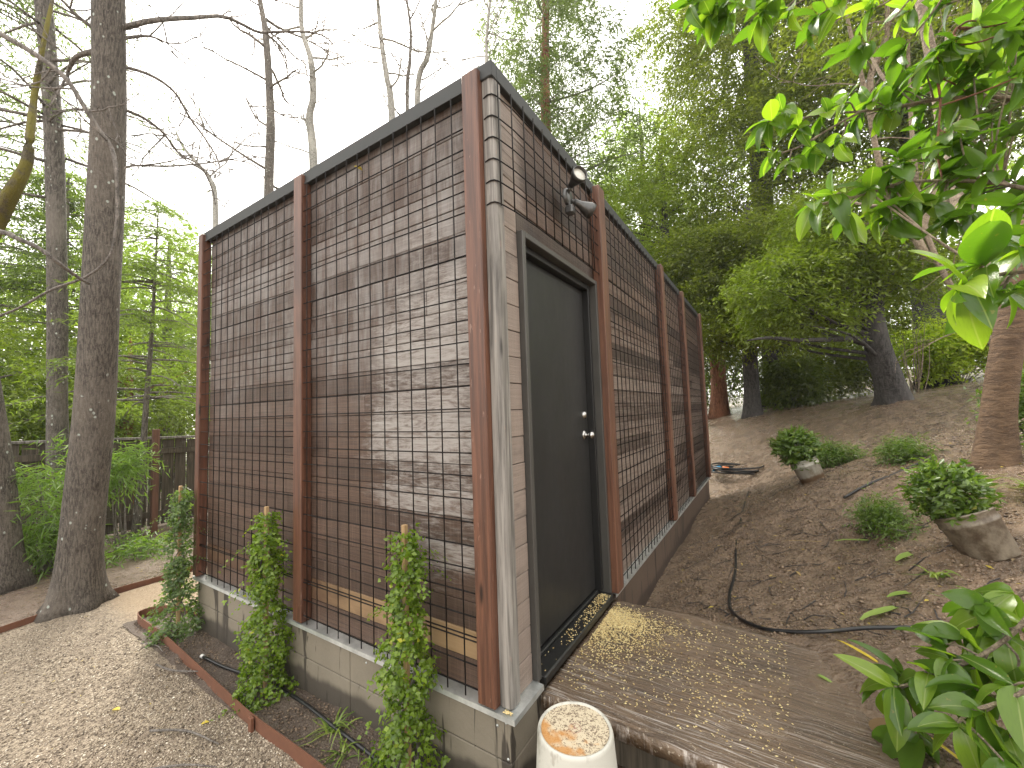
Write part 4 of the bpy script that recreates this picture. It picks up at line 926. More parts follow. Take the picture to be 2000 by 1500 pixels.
# -- background on the left
def back_tree(name, label, xy, h, r, ells, leafmat, L, W, ncl, nsp, nlf, tw, droop, seed, bark='bark_dark', lean=(0, 0), limb=8, group='trees standing behind the shed', shell=.35):
    x, y = xy; b = (x, y, z1(x, y)-.1); e_ = empty(name, b, label, 'tree', group)
    T = [b, (x+lean[0]*.3, y+lean[1]*.3, b[2]+h*.35), (x+lean[0]*.6, y+lean[1]*.6, b[2]+h*.7), (x+lean[0], y+lean[1], b[2]+h)]
    trunk_mesh(e_, T, [r, r*.8, r*.55, r*.2], bark, b, 12, 24, .06, seed, .4)
    crown(e_, b, ells, leafmat, L, W, int(ncl*DET), nsp, nlf, tw, droop, seed, shell, limb=limb, trunkP=catmull(T, 20), limbmat=bark); return e_
def back_conifer(name, label, xy, h, r, z0, r0, r1, leafmat, nbr, nlf, L, W, droop, seed, bark='bark_back', sub=5, group='trees standing behind the shed'):
    x, y = xy; b = (x, y, z1(x, y)-.1); e_ = empty(name, b, label, 'tree', group)
    trunk_mesh(e_, [b, (x, y, b[2]+h*.5), (x+.1, y, b[2]+h)], [r, r*.6, r*.1], bark, b, 12, 20, .05, seed, .4)
    conifer_crown(e_, b, ((x, y), (x+.1, y)), z0, b[2]+h, r0, r1, leafmat, int(nbr*DETC), nlf, L, W, droop, seed, sub=sub, mat=bark); return e_
LG = 'trees beyond the fence'
back_conifer('conifer_tree', 'tall grey-green conifer at the far left edge behind the lichen trunk', (-13.5, -.6), 15, .22, 1.0, 3.2, 1.2, 'leaf_conifer', 90, 9, .16, .03, .35, 51, sub=7, group=LG)
back_conifer('conifer_tree', 'dark conifer beyond the fence between the two left trunks', (-11.5, .55), 7.2, .16, .2, 2.1, .5, 'leaf_soft', 80, 10, .13, .026, .35, 52, sub=7, group=LG)
back_tree('bushy_tree', 'pale bushy evergreen rising left of the shed roof end', (-12.4, 2.6), 6.6, .16, [(-12.4, 2.6, 4.7, 1.9, 1.7, 1.7), (-12.0, 3.3, 3.0, 1.8, 1.6, 1.5)], 'leaf_soft', .11, .04, 210, 4, 8, .5, .3, 53, 'bark_back', group=LG)
back_tree('bushy_tree', 'light green leafy tree filling the gap beyond the young conifer', (-10.5, 1.4), 3.6, .12, [(-10.4, 1.5, 1.7, 1.5, 1.3, 1.3), (-10.6, .6, 1.0, 1.3, 1.2, 1.2)], 'leaf_lime', .09, .03, 200, 4, 8, .45, .4, 54, 'bark_red', group=LG)
back_tree('bushy_tree', 'yellow-green shrubby tree beyond the fence by the left trunks', (-10.0, -.5), 3.2, .10, [(-10.2, -.5, 1.7, 1.6, 1.3, 1.4), (-10.4, -1.6, 1.3, 1.4, 1.2, 1.5)], 'leaf_lime', .10, .03, 220, 4, 8, .45, .4, 55, 'bark_back', group=LG)
back_tree('bushy_tree', 'dark background tree low between fence and shed', (-14.5, 3.6), 5.0, .16, [(-14.5, 3.6, 2.4, 2.4, 2.2, 2.0), (-15, .5, 2.6, 2.4, 2.2, 2.3)], 'leaf_ever', .13, .05, 260, 4, 8, .6, .3, 56, 'bark_back', group=LG)
back_conifer('conifer_tree', 'greyish conifer far back behind the mossy limb', (-15.5, -2.4), 16, .25, 1.0, 3.4, 1.4, 'leaf_conifer', 80, 9, .17, .03, .35, 57, sub=7, group=LG)

# -- far wood closing the view
g = np.random.default_rng(58); k = 5200; az = g.uniform(math.radians(55), math.radians(200), k); rr = g.uniform(20, 30, k)
X = 1+rr*np.cos(az); Y = -1.5+rr*np.sin(az); topz = np.where(az > math.radians(140), 8.5, np.where(az > math.radians(108), 6.5, 11))*(.75+.35*vnoise(az*9, az*0, 1.0))+1
C = np.stack([X, Y, Z(X, Y)+topz*g.uniform(0, 1, k)], -1); C += g.normal(0, .5, C.shape)
arr = sprays(np.repeat(C, 2, 0), g.normal(0, 1, (k*2, 3)), 8, 1.1, .30, .12, .3, .9, .12, g)
fw = link('far_wood', leaf_mesh('far_wood', *arr), 'leaf_soft'); tag(fw, 'far dense green wood closing the view behind fence and trees', 'wood', kind='stuff')

# -- bare deciduous trees behind the roof
def bare_tree(label, stem, r0, mat, seed, base_xy=None, nbr=12, up=.5):
    g2 = np.random.default_rng(seed); s0 = np.array(stem[0]); bx = (s0[0]+.05, s0[1]+.05); b = (*bx, z1(*bx)-.1); e_ = empty('bare_tree', b, label, 'tree', 'bare trees behind the roof')
    P = [b, (s0[0]+.03, s0[1]+.03, (b[2]+s0[2])/2)]+list(stem); k = len(P)
    trunk_mesh(e_, P, np.linspace(r0*1.35, r0*.45, k), mat, b, 10, 40, .06, seed, .3)
    limbs = []; Q = catmull(stem, 30)
    for i in np.linspace(1, 28, nbr).astype(int):
        a = g2.uniform(0, 6.28); grow(Q[i], (math.cos(a), math.sin(a), g2.uniform(-.1, 1)*up+.1), g2.uniform(.8, 2.2), r0*g2.uniform(.18, .4), 2, limbs, g2, 3, .3, .2)
    limbs_mesh('branches', limbs, b, mat if mat != 'bark_back' else 'bark_twig', e_, 5)
bare_tree('grey bare trunk nearest the left post of the roof line', [(-9.11,3.53,6.79),(-8.97,3.49,8.43),(-8.92,3.42,9.69),(-8.92,3.33,10.83),(-8.98,3.23,11.59),(-9.0,3.14,12.6)], .10, 'bark_back', 61, nbr=16)
bare_tree('pale crooked bare trunk right beside the grey one', [(-9.04,4.65,8.13),(-9.05,4.55,9.38),(-8.93,4.58,9.94),(-8.91,4.51,10.91),(-9.07,4.35,11.75),(-9.04,4.30,12.59),(-8.94,4.27,13.7)], .095, 'bark_pale', 62)
bare_tree('slender pale bare trunk above the middle of the roof line', [(-7.16,5.75,9.38),(-7.21,5.63,10.42),(-7.27,5.52,11.4),(-7.28,5.42,12.52),(-7.3,5.32,13.63)], .085, 'bark_pale', 63)
bare_tree('dark thin bare stem between the two pale trunks over the roof', [(-6.08,5.28,8.88),(-5.96,5.28,9.95),(-5.89,5.26,10.71),(-5.92,5.18,11.47),(-5.92,5.12,12.23)], .045, 'bark_back', 64, nbr=9)
bare_tree('pale right-leaning bare trunk over the roof', [(-7.23,6.79,10.62),(-6.90,6.91,11.82),(-6.71,6.96,12.73),(-6.57,6.98,13.48),(-6.41,7.01,14.39)], .08, 'bark_pale', 65)
bare_tree('fine twiggy bare tree just left of the roof corner', [(-5.43,7.85,11.4),(-5.35,7.83,12.52),(-5.22,7.85,13.43),(-5.11,7.85,14.33)], .05, 'bark_pale', 66, nbr=20, up=1.2)
bare_tree('low bent bare sapling at the left of the roof', [(-9.12,2.40,5.99),(-9.18,2.31,6.62),(-9.35,2.18,6.91),(-9.62,1.98,7.32),(-9.74,1.87,7.66)], .05, 'bark_pale', 67, nbr=8)

# -- centre and right background
RG = 'trees standing behind the shed'
x, y = -4.6, 10.8; b = (x, y, z1(x, y)-.1)
ct = empty('tall_evergreen', b, 'tall airy evergreen above the roof corner, sky showing through', 'tree', RG)
trunk_mesh(ct, [b, (-4.8, 10.7, 6), (-4.85, 10.5, 12), (-4.2, 10.4, 21)], [.26, .22, .16, .06], 'bark_red', b, 14, 30, .05, 71, .3)
crown(ct, b, [(-4.9, 10.5, 8.6, 2.2, 2.0, 1.4), (-5.4, 10.4, 11.2, 2.1, 2.0, 1.1), (-4.0, 10.9, 12.6, 2.2, 2.0, 1.2), (-5.2, 10.4, 14.6, 2.0, 1.8, 1.3), (-4.3, 10.4, 17, 2.0, 2, 1.5), (-3.0, 11.2, 10.0, 1.6, 1.6, .9)], 'leaf_conifer', .18, .04, 950, 4, 9, .7, .35, 71, .3, limb=6, trunkP=catmull([b, (-4.8, 10.7, 6), (-4.85, 10.5, 12), (-4.2, 10.4, 19)], 30), limbmat='bark_back')
back_tree('evergreen_tree', 'paler small evergreen crown far back in the sky gap', (-3.0, 16.0), 13.5, .22, [(-3.1, 16.1, 12.0, 2.1, 2, 1.9), (-3.8, 15.6, 9.2, 2.4, 2, 1.8)], 'leaf_soft', .17, .06, 190, 4, 8, .7, .3, 72, group=RG)
back_tree('evergreen_tree', 'mid-green evergreen bulging above the right roof edge', (-1.3, 11.0), 8.5, .20, [(-1.6, 10.8, 6.4, 1.7, 1.6, 1.5), (-1.0, 11.0, 4.6, 1.6, 1.5, 1.4), (-2.6, 11.5, 7.2, 1.5, 1.5, 1.1), (-.9, 11.0, 8.0, 1.3, 1.3, 1.0)], 'leaf_lime', .11, .04, 330, 4, 9, .5, .35, 73, group=RG)
back_tree('evergreen_tree', 'huge dark evergreen towering behind the far end of the shed', (1.2, 12.6), 17, .34, [(.6, 11.6, 8.2, 2.1, 1.9, 1.9), (.9, 12.2, 11.4, 2.3, 2.2, 2.0), (1.8, 12.4, 14.2, 2.5, 2.2, 2.0), (2.6, 11.9, 9.2, 2.2, 2.0, 2.0), (.3, 11.4, 5.6, 1.7, 1.5, 1.3), (-.6, 12.0, 13.0, 1.4, 1.5, 1.5)], 'leaf_ever', .12, .045, 900, 4, 9, .55, .35, 74, limb=9, group=RG)
back_tree('evergreen_tree', 'dark evergreen behind the bright broadleaf branches, upper right', (4.4, 12.2), 15, .30, [(4.0, 11.6, 8.6, 2.3, 2.0, 2.0), (4.6, 11.8, 12.0, 2.5, 2.2, 2.2), (5.9, 11.4, 8.4, 2.0, 2, 2.0), (3.4, 12.4, 6.2, 1.7, 1.3, 1.0)], 'leaf_deep', .12, .045, 640, 4, 9, .55, .35, 75, limb=10, group=RG)
# spreading tree with dark leaning trunk
b = (2.97, 8.68, 1.05); dk = empty('leaning_tree', b, 'dark leaning smooth-barked trunk on the mud rise with a long level limb', 'tree')
DKP = [b,(2.87,8.51,1.60),(2.75,8.34,2.07),(2.69,8.27,2.54),(2.69,8.24,2.91),(2.82,8.28,3.47),(2.91,8.27,4.31),(2.8,8.3,5.4)]
trunk_mesh(dk, DKP, [.22, .205, .20, .185, .17, .15, .12, .06], 'bark_dark', b, 22, 44, .07, 81, .55)
trunk_mesh(dk, [(2.66,8.28,2.26),(2.40,8.05,2.34),(2.12,7.69,2.32),(1.49,7.05,2.30),(1.05,6.65,2.34),(.75,6.34,2.29)], [.10, .06, .045, .035, .025, .012], 'bark_dark', b, 10, 24, .10, 82, None, 'limb')
crown(dk, b, [(2.0, 7.8, 3.75, 1.15, 1.0, .55), (1.4, 7.2, 3.3, .95, .9, .5), (2.5, 8.0, 4.6, 1.2, 1.1, .6), (1.6, 7.4, 2.75, .9, .7, .28), (3.2, 8.4, 3.6, .8, .8, .55)], 'leaf_lime', .085, .036, 1100, 4, 9, .38, .35, 81, .2, limb=10, trunkP=catmull(DKP, 30), limbmat='bark_dark')
b = (.61, 10.52, .80); th_ = empty('slim_tree', b, 'slim dark upright trunk beyond the far corner of the shed', 'tree')
THP = [b,(.64,10.46,1.85),(.66,10.39,2.89),(.73,10.34,4.2),(.84,10.24,6.28)]
trunk_mesh(th_, THP, [.20, .18, .165, .14, .06], 'bark_dark', b, 14, 26, .08, 83, .45)
crown(th_, b, [(.5, 9.7, 4.0, 1.3, 1.1, .7), (1.1, 9.6, 4.9, 1.3, 1.1, .7), (.1, 9.5, 3.0, 1.0, .8, .45), (1.3, 9.3, 3.1, 1.1, .9, .5), (-.3, 9.8, 5.0, 1.1, 1, .7)], 'leaf_ever', .10, .042, 1200, 4, 9, .42, .4, 83, .2, limb=9, trunkP=catmull(THP, 30), limbmat='bark_dark')
b = (-.29, 11.97, .80); rs = empty('redwood_tree', b, 'reddish trunk glimpsed at the far corner of the shed', 'tree')
RSP = [b,(-.26,11.92,1.68),(-.22,11.85,2.9),(-.07,11.73,5.62)]; trunk_mesh(rs, RSP, [.26, .22, .20, .12], 'bark_red', b, 14, 22, .08, 84, .3)
crown(rs, b, [(-.4, 11.4, 4.4, 1.3, 1.0, .9), (-.4, 11.2, 2.9, .9, .8, .4)], 'leaf_deep', .12, .045, 330, 4, 9, .45, .4, 84, .2, limb=6, trunkP=catmull(RSP, 20), limbmat='bark_dark')
# understorey
US = 'shrubs under the right-hand trees'
shrub('understorey_shrub', 'glossy blue-green shrub behind the slim dark trunk', bz(1.5, 11.2), [(1.5, 11.1, 1.75, .7, .5, .55)], 'leaf_deep', .14, .035, 70, 4, 8, .4, .4, 91, group=US)
shrub('understorey_shrub', 'dark low shrub between the slim trunk and the leaning trunk', bz(2.3, 12.0), [(2.3, 11.9, 2.0, .9, .6, .6)], 'leaf_ever', .11, .036, 80, 4, 8, .4, .4, 92, group=US)
shrub('understorey_shrub', 'sunlit lime shrub behind the leaning trunk', bz(3.3, 11.6), [(3.0, 12.4, 2.4, .7, .5, .6), (2.5, 12.8, 2.8, 1.1, .6, .9)], 'leaf_lime', .10, .04, 100, 4, 8, .4, .35, 93, group=US)
shrub('understorey_shrub', 'bright yellow-green shrub on the crest right of the leaning trunk', bz(4.6, 11.4), [(4.5, 11.2, 2.40, .75, .5, .50), (5.3, 11.6, 2.5, .8, .6, .5), (3.95, 11.3, 2.25, .55, .45, .42)], 'leaf_bright', .10, .045, 150, 4, 8, .4, .3, 94, group=US)
shrub('understorey_shrub', 'pale thin-stemmed bush by the right foot of the leaning trunk', bz(3.55, 9.9), [(3.6, 9.9, 2.6, .45, .4, .4)], 'leaf_lime', .08, .03, 8, 3, 7, .3, .3, 95, group=US, stems=10, stemmat='bark_stem')
shrub('understorey_shrub', 'shadowy shrub mass at the back behind the reddish trunk', bz(-.9, 13.5), [(-.9, 13.4, 2.6, 1.4, .8, 1.3), (.6, 13.6, 3.0, 1.5, .8, 1.4)], 'leaf_deep', .12, .04, 170, 4, 8, .5, .35, 96, group=US)
shrub('understorey_shrub', 'broad dark shrub closing the view behind the crest', bz(5.5, 14.5), [(5.5, 14.3, 4.2, 2.0, 1.0, 1.4), (3.2, 14.6, 4.0, 1.8, 1.0, 1.4), (8, 13.5, 4.4, 2.0, 1.2, 1.6)], 'leaf_ever', .13, .05, 260, 4, 8, .5, .35, 97, group=US)
shrub('understorey_shrub', 'dense shrub bank at the end of the muddy passage', bz(-2.6, 13.0), [(-2.6, 12.8, 1.6, 1.7, 1.0, 1.8)], 'leaf_ever', .12, .045, 150, 4, 8, .5, .35, 98, group=US)
# orange-barked multi-stem tree on the right
b = (2.50, 3.42, .58); ob = empty('orange_barked_tree', b, 'smooth orange-brown trunk on the right with pale stems above', 'tree')
OBP = [b,(2.57,3.44,1.12),(2.64,3.45,1.53),(2.74,3.49,1.95),(2.90,3.56,2.58),(3.08,3.62,3.2),(3.22,3.66,3.83),(3.36,3.70,4.45),(3.5,3.7,5.4)]
trunk_mesh(ob, OBP, [.118, .098, .094, .088, .075, .07, .06, .05, .04], 'bark_orange', b, 22, 44, .04, 85, .45)
for P, R in (([(2.71,3.51,2.13),(2.62,3.70,2.71),(2.60,3.88,3.27),(2.63,4.09,3.89),(2.61,4.13,4.63),(2.58,4.17,5.36)], [.07,.065,.06,.055,.05,.04]),):
    trunk_mesh(ob, P, R, 'bark_stem', b, 12, 26, .05, 86, None, 'limb')
for P in ([(2.63,4.0,3.6),(2.75,4.4,4.2),(2.9,4.7,5.2)], [(2.62,3.8,3.0),(2.35,4.1,3.3),(2.1,4.3,3.35),(1.85,4.5,3.6)], [(2.6,4.1,4.3),(2.35,4.4,4.7),(2.2,4.5,5.3)]):
    trunk_mesh(ob, P, np.linspace(.028, .010, len(P)), 'bark_stem', b, 8, 16, .08, 87, None, 'limb')
# pale multi-stem tree further back, mostly bare stems
b = (3.77, 6.85, z1(3.77, 6.85)-.1); ps = empty('pale_stemmed_tree', b, 'pale thin multi-stemmed tree behind the orange trunk', 'tree')
limbs = []; g = np.random.default_rng(88)
for P in ([b,(3.74,6.85,1.75),(3.40,6.86,2.6),(3.10,6.75,3.71),(3.04,6.65,4.85),(3.05,6.56,5.99),(3.12,6.52,7.12)], [(3.10,6.8,3.3),(2.8,6.6,4.2),(2.61,6.39,4.64),(2.49,6.22,5.78),(2.36,6.07,6.7),(2.32,6.01,7.16)], [(2.56,6.3,5.2),(2.57,6.26,6.01),(2.80,6.36,6.53),(2.87,6.36,7.13)], [(3.06,6.75,3.7),(3.3,6.7,4.6),(3.4,6.6,5.8)]):
    Q = catmull(P, 30); limbs.append((Q, np.linspace(.055, .016, 30)))
    for i in range(8, 29, 3): grow(Q[i], g.normal(0, 1, 3)+[0, 0, .5], g.uniform(.5, 1.3), .010, 2, limbs, g, 2, .35)
limbs_mesh('stems', limbs, b, 'bark_stem', ps)
crown(ps, b, [(2.8, 6.7, 7.3, 1.3, 1.2, .8)], 'leaf_ever', .09, .035, 90, 4, 8, .4, .3, 88, .2)

# ------------------------------------------------------------------ staked vines on the front
def vine(x, y, ztop, label, seed, mat='leaf_vine', ell=None, n=1500, lean=0, wob_=.02):
    b = bz(x, y); e_ = empty('staked_vine', b, label, 'vine', 'staked vines along the shed'); g2 = np.random.default_rng(seed)
    link('stake', box('stake', -.011, .011, -.011, .011, 0, ztop-b[2], .002), 'stake_wood', e_)
    H = ztop-b[2]-.06; P = []; 
    for k in range(3):
        t = np.linspace(0, 1, 26); a = t*14+k*2.1; rr = .035*(1-.5*t)+.012
        limb = np.stack([np.cos(a)*rr, np.sin(a)*rr, t*H*(.95-.1*k)], -1); P.append((limb, np.linspace(.006, .003, 26)))
    V, F = merge([tube_arr(p_, r_, 5) for p_, r_ in P]); link('stems', quadmesh('stems', V, F), 'bark_twig', e_)
    # leaf shoots: dense skirt at the foot, lumpy column, thin tip
    k = n//6; t = g2.uniform(0, 1, k)**1.25; a = g2.uniform(0, 6.28, k)
    lump = 1+.62*np.sin(t*15+seed)+.40*np.sin(t*29+seed*2+a)
    rad = (.020+.064*np.sqrt(np.clip(1-t, 0, 1))*lump*np.clip(1-t*.2, 0, 1)+.13*np.exp(-t*H/.16))*g2.uniform(.25, 1, k)**.6
    C = np.stack([np.cos(a)*rad, np.sin(a)*rad, .02+t*H], -1); D = np.stack([np.cos(a), np.sin(a), g2.normal(.1, .5, k)], -1)+g2.normal(0, .3, (k, 3))
    extra = [(g2.uniform(.3, .95)*H, g2.uniform(0, 6.28)) for _ in range(18)]
    C2 = np.array([[.05*math.cos(q), .05*math.sin(q), h] for h, q in extra]); D2 = np.array([[math.cos(q), math.sin(q), .2] for h, q in extra])
    arr = cat_l([sprays(C, D, 6, .055, .024, .019, .25, .9, .008, g2), sprays(C2, D2, 16, .17, .020, .016, .6, .9, .006, g2)])
    P_, D_, N_, l_, w_, t_ = arr; N_ = N_*.4+np.concatenate([np.repeat(D, 6, 0), np.repeat(D2, 16, 0)])*.8; t_ = np.clip(t_, 0, 1)
    P_[:, 2] = np.maximum(P_[:, 2], .01)
    o = link('foliage', leaf_mesh('foliage', P_, D_, N_, l_, w_, t_), mat, e_); o['kind'] = 'stuff'
vine(-3.02, -.15, .735, 'soft grey-green staked vine at the far left corner of the shed', 5, 'leaf_shade', n=4200)
vine(-1.69, -.15, .70, 'bushy staked vine with pale stake tip, middle of the three', 9, n=4800)
vine(-.458, -.15, .735, 'slender glossy staked vine nearest the bucket', 13, n=4600)

# strap-leaved plants
def strap_plant(x, y, n, L, W, label, seed, cat='plant', spread=.9, name='strap_leaf_plant', dz=0):
    b = bz(x, y, dz); e_ = empty(name, b, label, cat); g2 = np.random.default_rng(seed); parts = []; tint = []
    for k in range(n):
        a = g2.uniform(0, 6.28); l = L*g2.uniform(.5, 1.1); el = g2.uniform(.5, 1.2); h = np.array([math.cos(a), math.sin(a), 0]); s_ = np.array([-h[1], h[0], 0]); V = []
        for i in range(7):
            t = i/6; q = h*l*(math.cos(el)*t*spread+.25*t*t)+np.array([0, 0, l*(math.sin(el)*t-.75*t*t)]); w = W*(1-t**2.2)*.5+.0006
            V += [q-s_*w, q+s_*w+np.array([0, 0, w*.3])]
        V = np.array(V)+np.array([*g2.normal(0, .02, 2), .0]); F = np.array([(2*i, 2*i+1, 2*i+3, 2*i+2) for i in range(6)]); parts.append((V, F)); tint += [g2.uniform(0, 1)]*len(V)
    V, F = merge(parts); V[:, 2] = np.maximum(V[:, 2], .008); o = link('blades', npmesh('blades', V, F, True, np.array(tint)), 'leaf_strap', e_)
strap_plant(-1.02, -.13, 26, .22, .009, 'tuft of narrow green grassy blades in the bed between the vines', 101, 'grass')
strap_plant(-.84, -.19, 20, .18, .008, 'smaller grassy tuft in the bed near the front vine', 102, 'grass')
strap_plant(-.72, -.28, 9, .12, .008, 'sparse grassy sprig beside the bed edging', 103, 'grass')
strap_plant(2.48, 2.75, 22, .45, .020, 'arching strap-leaved clump at the right edge beside the muddy pot', 104)
strap_plant(2.62, 2.55, 16, .40, .022, 'second arching strap clump at the right edge, lower down', 105)
strap_plant(1.78, 1.97, 12, .26, .020, 'few upright green blades sprouting from mud below the muddy pot', 106, spread=.5)
strap_plant(1.95, 1.55, 14, .28, .022, 'yellow-green blades half hidden by the glossy shrub, lower right', 107)

# potted ball bushes in tilted buckets
def potted(x, y, tilt_dir, tilt, pr, ph, ballr, label, seed, potmat, leafL, cat='potted bush', sink=.03):
    b = (x, y, z1(x, y)-sink); e_ = empty('potted_bush', b, label, cat); ax = Matrix.Rotation(tilt, 4, Vector((-tilt_dir[1], tilt_dir[0], 0)))
    e_.rotation_euler = ax.to_euler()
    V, F = lathe_arr([(pr*.80, 0), (pr*.82, .004), (pr*.93, ph*.72), (pr*.97, ph*.73), (pr*.97, ph*.78), (pr*.95, ph*.79), (pr*.98, ph*.95), (pr*1.03, ph*.96), (pr*1.03, ph), (pr*.95, ph), (pr*.93, ph*.9), (.0001, ph*.88)], 36)
    link('pot', quadmesh('pot', V, F), potmat, e_)
    g2 = np.random.default_rng(seed); k = int(420*ballr/.2); v = ball(k, g2, .55); C = v*ballr*np.array([1, 1, 1.0])*g2.uniform(.68, 1.20, (k, 1))+[0, 0, ph+ballr*.72]
    arr = sprays(C, nrm(v)+[0, 0, .35]+g2.normal(0, .35, v.shape), 7, leafL*1.0, leafL, leafL*.45, .05, .9, .008, g2); arr = list(arr); arr[2] = arr[2]*.4+np.repeat(nrm(v), 7, 0)*.9
    o = link('foliage', leaf_mesh('foliage', *arr), 'leaf_pot', e_); o['kind'] = 'stuff'
    lim = [(np.array([(0, 0, ph*.85), (q[0]*.4, q[1]*.4, ph+ballr*.3), tuple(q*.6+np.array([0, 0, ph*.5]))]), np.array([.010, .007, .004])) for q in C[:8]]
    Vv, Ff = merge([tube_arr(p_, r_, 5) for p_, r_ in lim]); link('stems', quadmesh('stems', Vv, Ff), 'bark_twig', e_)
potted(1.39, 4.52, (-.85, -.1), .36, .150, .30, .20, 'leafy round bush in a tilted whitish bucket on the mid slope', 111, 'bucket_dirty', .055)
potted(2.07, 2.14, (-.80, .25), .42, .150, .27, .170, 'leafy round bush in a tilted mud-caked pot by the right edge', 112, 'bucket_mud', .045)
shrub('small_fern', 'feathery low shrub right behind the whitish bucket', bz(1.75, 5.9), [(1.62, 5.6, .50, .17, .15, .10), (1.84, 5.6, .50, .14, .12, .08)], 'leaf_fern', .06, .012, 60, 4, 12, .13, .35, 121, 'shrub', 4, 'small shrubs on the mud slope')
shrub('small_fern', 'feathery low shrub alone on the slope before the orange trunk', bz(2.17, 4.33), [(2.17, 4.33, .66, .15, .13, .09)], 'leaf_fern', .055, .012, 45, 4, 12, .12, .3, 122, 'shrub', 4, 'small shrubs on the mud slope')
shrub('small_fern', 'feathery low shrub touching the muddy pot on its left', bz(1.69, 2.89), [(1.69, 2.86, .30, .11, .10, .07), (1.79, 2.62, .24, .07, .06, .05)], 'leaf_fern', .045, .009, 60, 4, 12, .09, .3, 123, 'shrub', 4, 'small shrubs on the mud slope')
shrub('edge_shrub', 'small leafy shrub behind the orange trunk at the right edge', bz(2.95, 3.9), [(2.95, 3.85, 1.15, .25, .22, .25)], 'leaf_fern', .06, .025, 60, 4, 9, .16, .3, 124, 'shrub', 4)

# ------------------------------------------------------------------ foreground broadleaf shrub (right): every leaf its own part
def big_leaf(name, L, W, fold, curl, wave):
    n_ = 9; V = []
    for k in range(n_):
        t = k/(n_-1); w = W*.5*(math.sin(math.pi*min(1, .02+t**.85*.98))**.75) if 0 < k < n_-1 else .0015; zc = -curl*L*t*t+.04*L*math.sin(t*3.1)
        for s_ in (-1, -.5, 0, .5, 1): V.append((t*L, s_*w, zc+abs(s_)*w*fold+wave*math.sin(t*9+s_)*abs(s_)))
    F = [(k*5+s_, k*5+s_+1, k*5+s_+6, k*5+s_+5) for k in range(n_-1) for s_ in range(4)]
    me = poly(name, V, F, True); me.materials.append(MATS['leaf_big']); return me
LEAF = [big_leaf('leaf', 1, .46, .30, .18, .010), big_leaf('leaf', 1, .42, .45, .30, .014), big_leaf('leaf', 1, .50, .20, .08, .012), big_leaf('leaf', 1, .44, .35, .42, .016), big_leaf('leaf', .85, .52, .25, .25, .022), big_leaf('leaf', 1.1, .34, .5, .15, .012)]
for me in LEAF:   # object-space ribs: bake to real size 0.125 m
    V = np.zeros(len(me.vertices)*3); me.vertices.foreach_get('co', V); me.vertices.foreach_set('co', V*.150); me.update()
sb = (2.30, 1.22, z1(2.3, 1.22)-.05)
bs = empty('broadleaf_shrub', sb, 'glossy large-leaved evergreen shrub reaching in from the right edge', 'shrub')
trunk_mesh(bs, [sb, (2.29, 1.22, .9), (2.27, 1.24, 1.7), (2.24, 1.36, 2.5), (2.15, 1.3, 3.1)], [.05, .045, .038, .03, .018], 'bark_stem', sb, 12, 24, .06, 131, .3, 'stem')
STEMS = {'top':[(2.15,1.25,2.95),(1.90,.96,3.03),(1.73,.91,3.02),(1.50,.82,3.06),(1.24,.71,3.11),(.96,.59,3.16),(.81,.50,3.14)],
'mid':[(2.24,1.40,2.55),(2.05,1.38,2.67),(1.84,1.30,2.71),(1.66,1.25,2.72),(1.50,1.20,2.73),(1.32,1.15,2.76),(1.14,1.05,2.72)],
'mid_tip':[(1.50,1.20,2.73),(1.36,1.12,2.65),(1.24,1.07,2.58),(1.13,1.03,2.55)],
'low':[(2.26,1.25,1.95),(2.05,1.13,2.07),(1.90,1.12,2.17),(1.73,1.08,2.22),(1.58,.99,2.22),(1.45,.94,2.19),(1.26,.84,2.15)],
'vert':[(1.85,1.15,2.95),(1.77,1.13,2.81),(1.77,1.15,2.62),(1.73,1.10,2.38),(1.73,1.08,2.22)],
'big':[(2.28,1.2,1.45),(2.0,.6,1.6),(1.74,.32,1.60),(1.65,.26,1.59),(1.55,.20,1.58),(1.50,.20,1.57)],
'bot':[(2.29,1.22,.6),(1.9,.7,.68),(1.74,.60,.60),(1.65,.60,.45),(1.55,.59,.34),(1.43,.55,.27),(1.33,.50,.22)],
'bot2':[(2.29,1.22,.5),(1.8,.5,.52),(1.66,.42,.43),(1.58,.41,.33),(1.47,.37,.27),(1.42,.35,.22)],
'bot3':[(2.29,1.22,.65),(1.95,.85,.66),(1.80,.76,.60),(1.71,.76,.51),(1.63,.74,.43),(1.55,.69,.36)]}
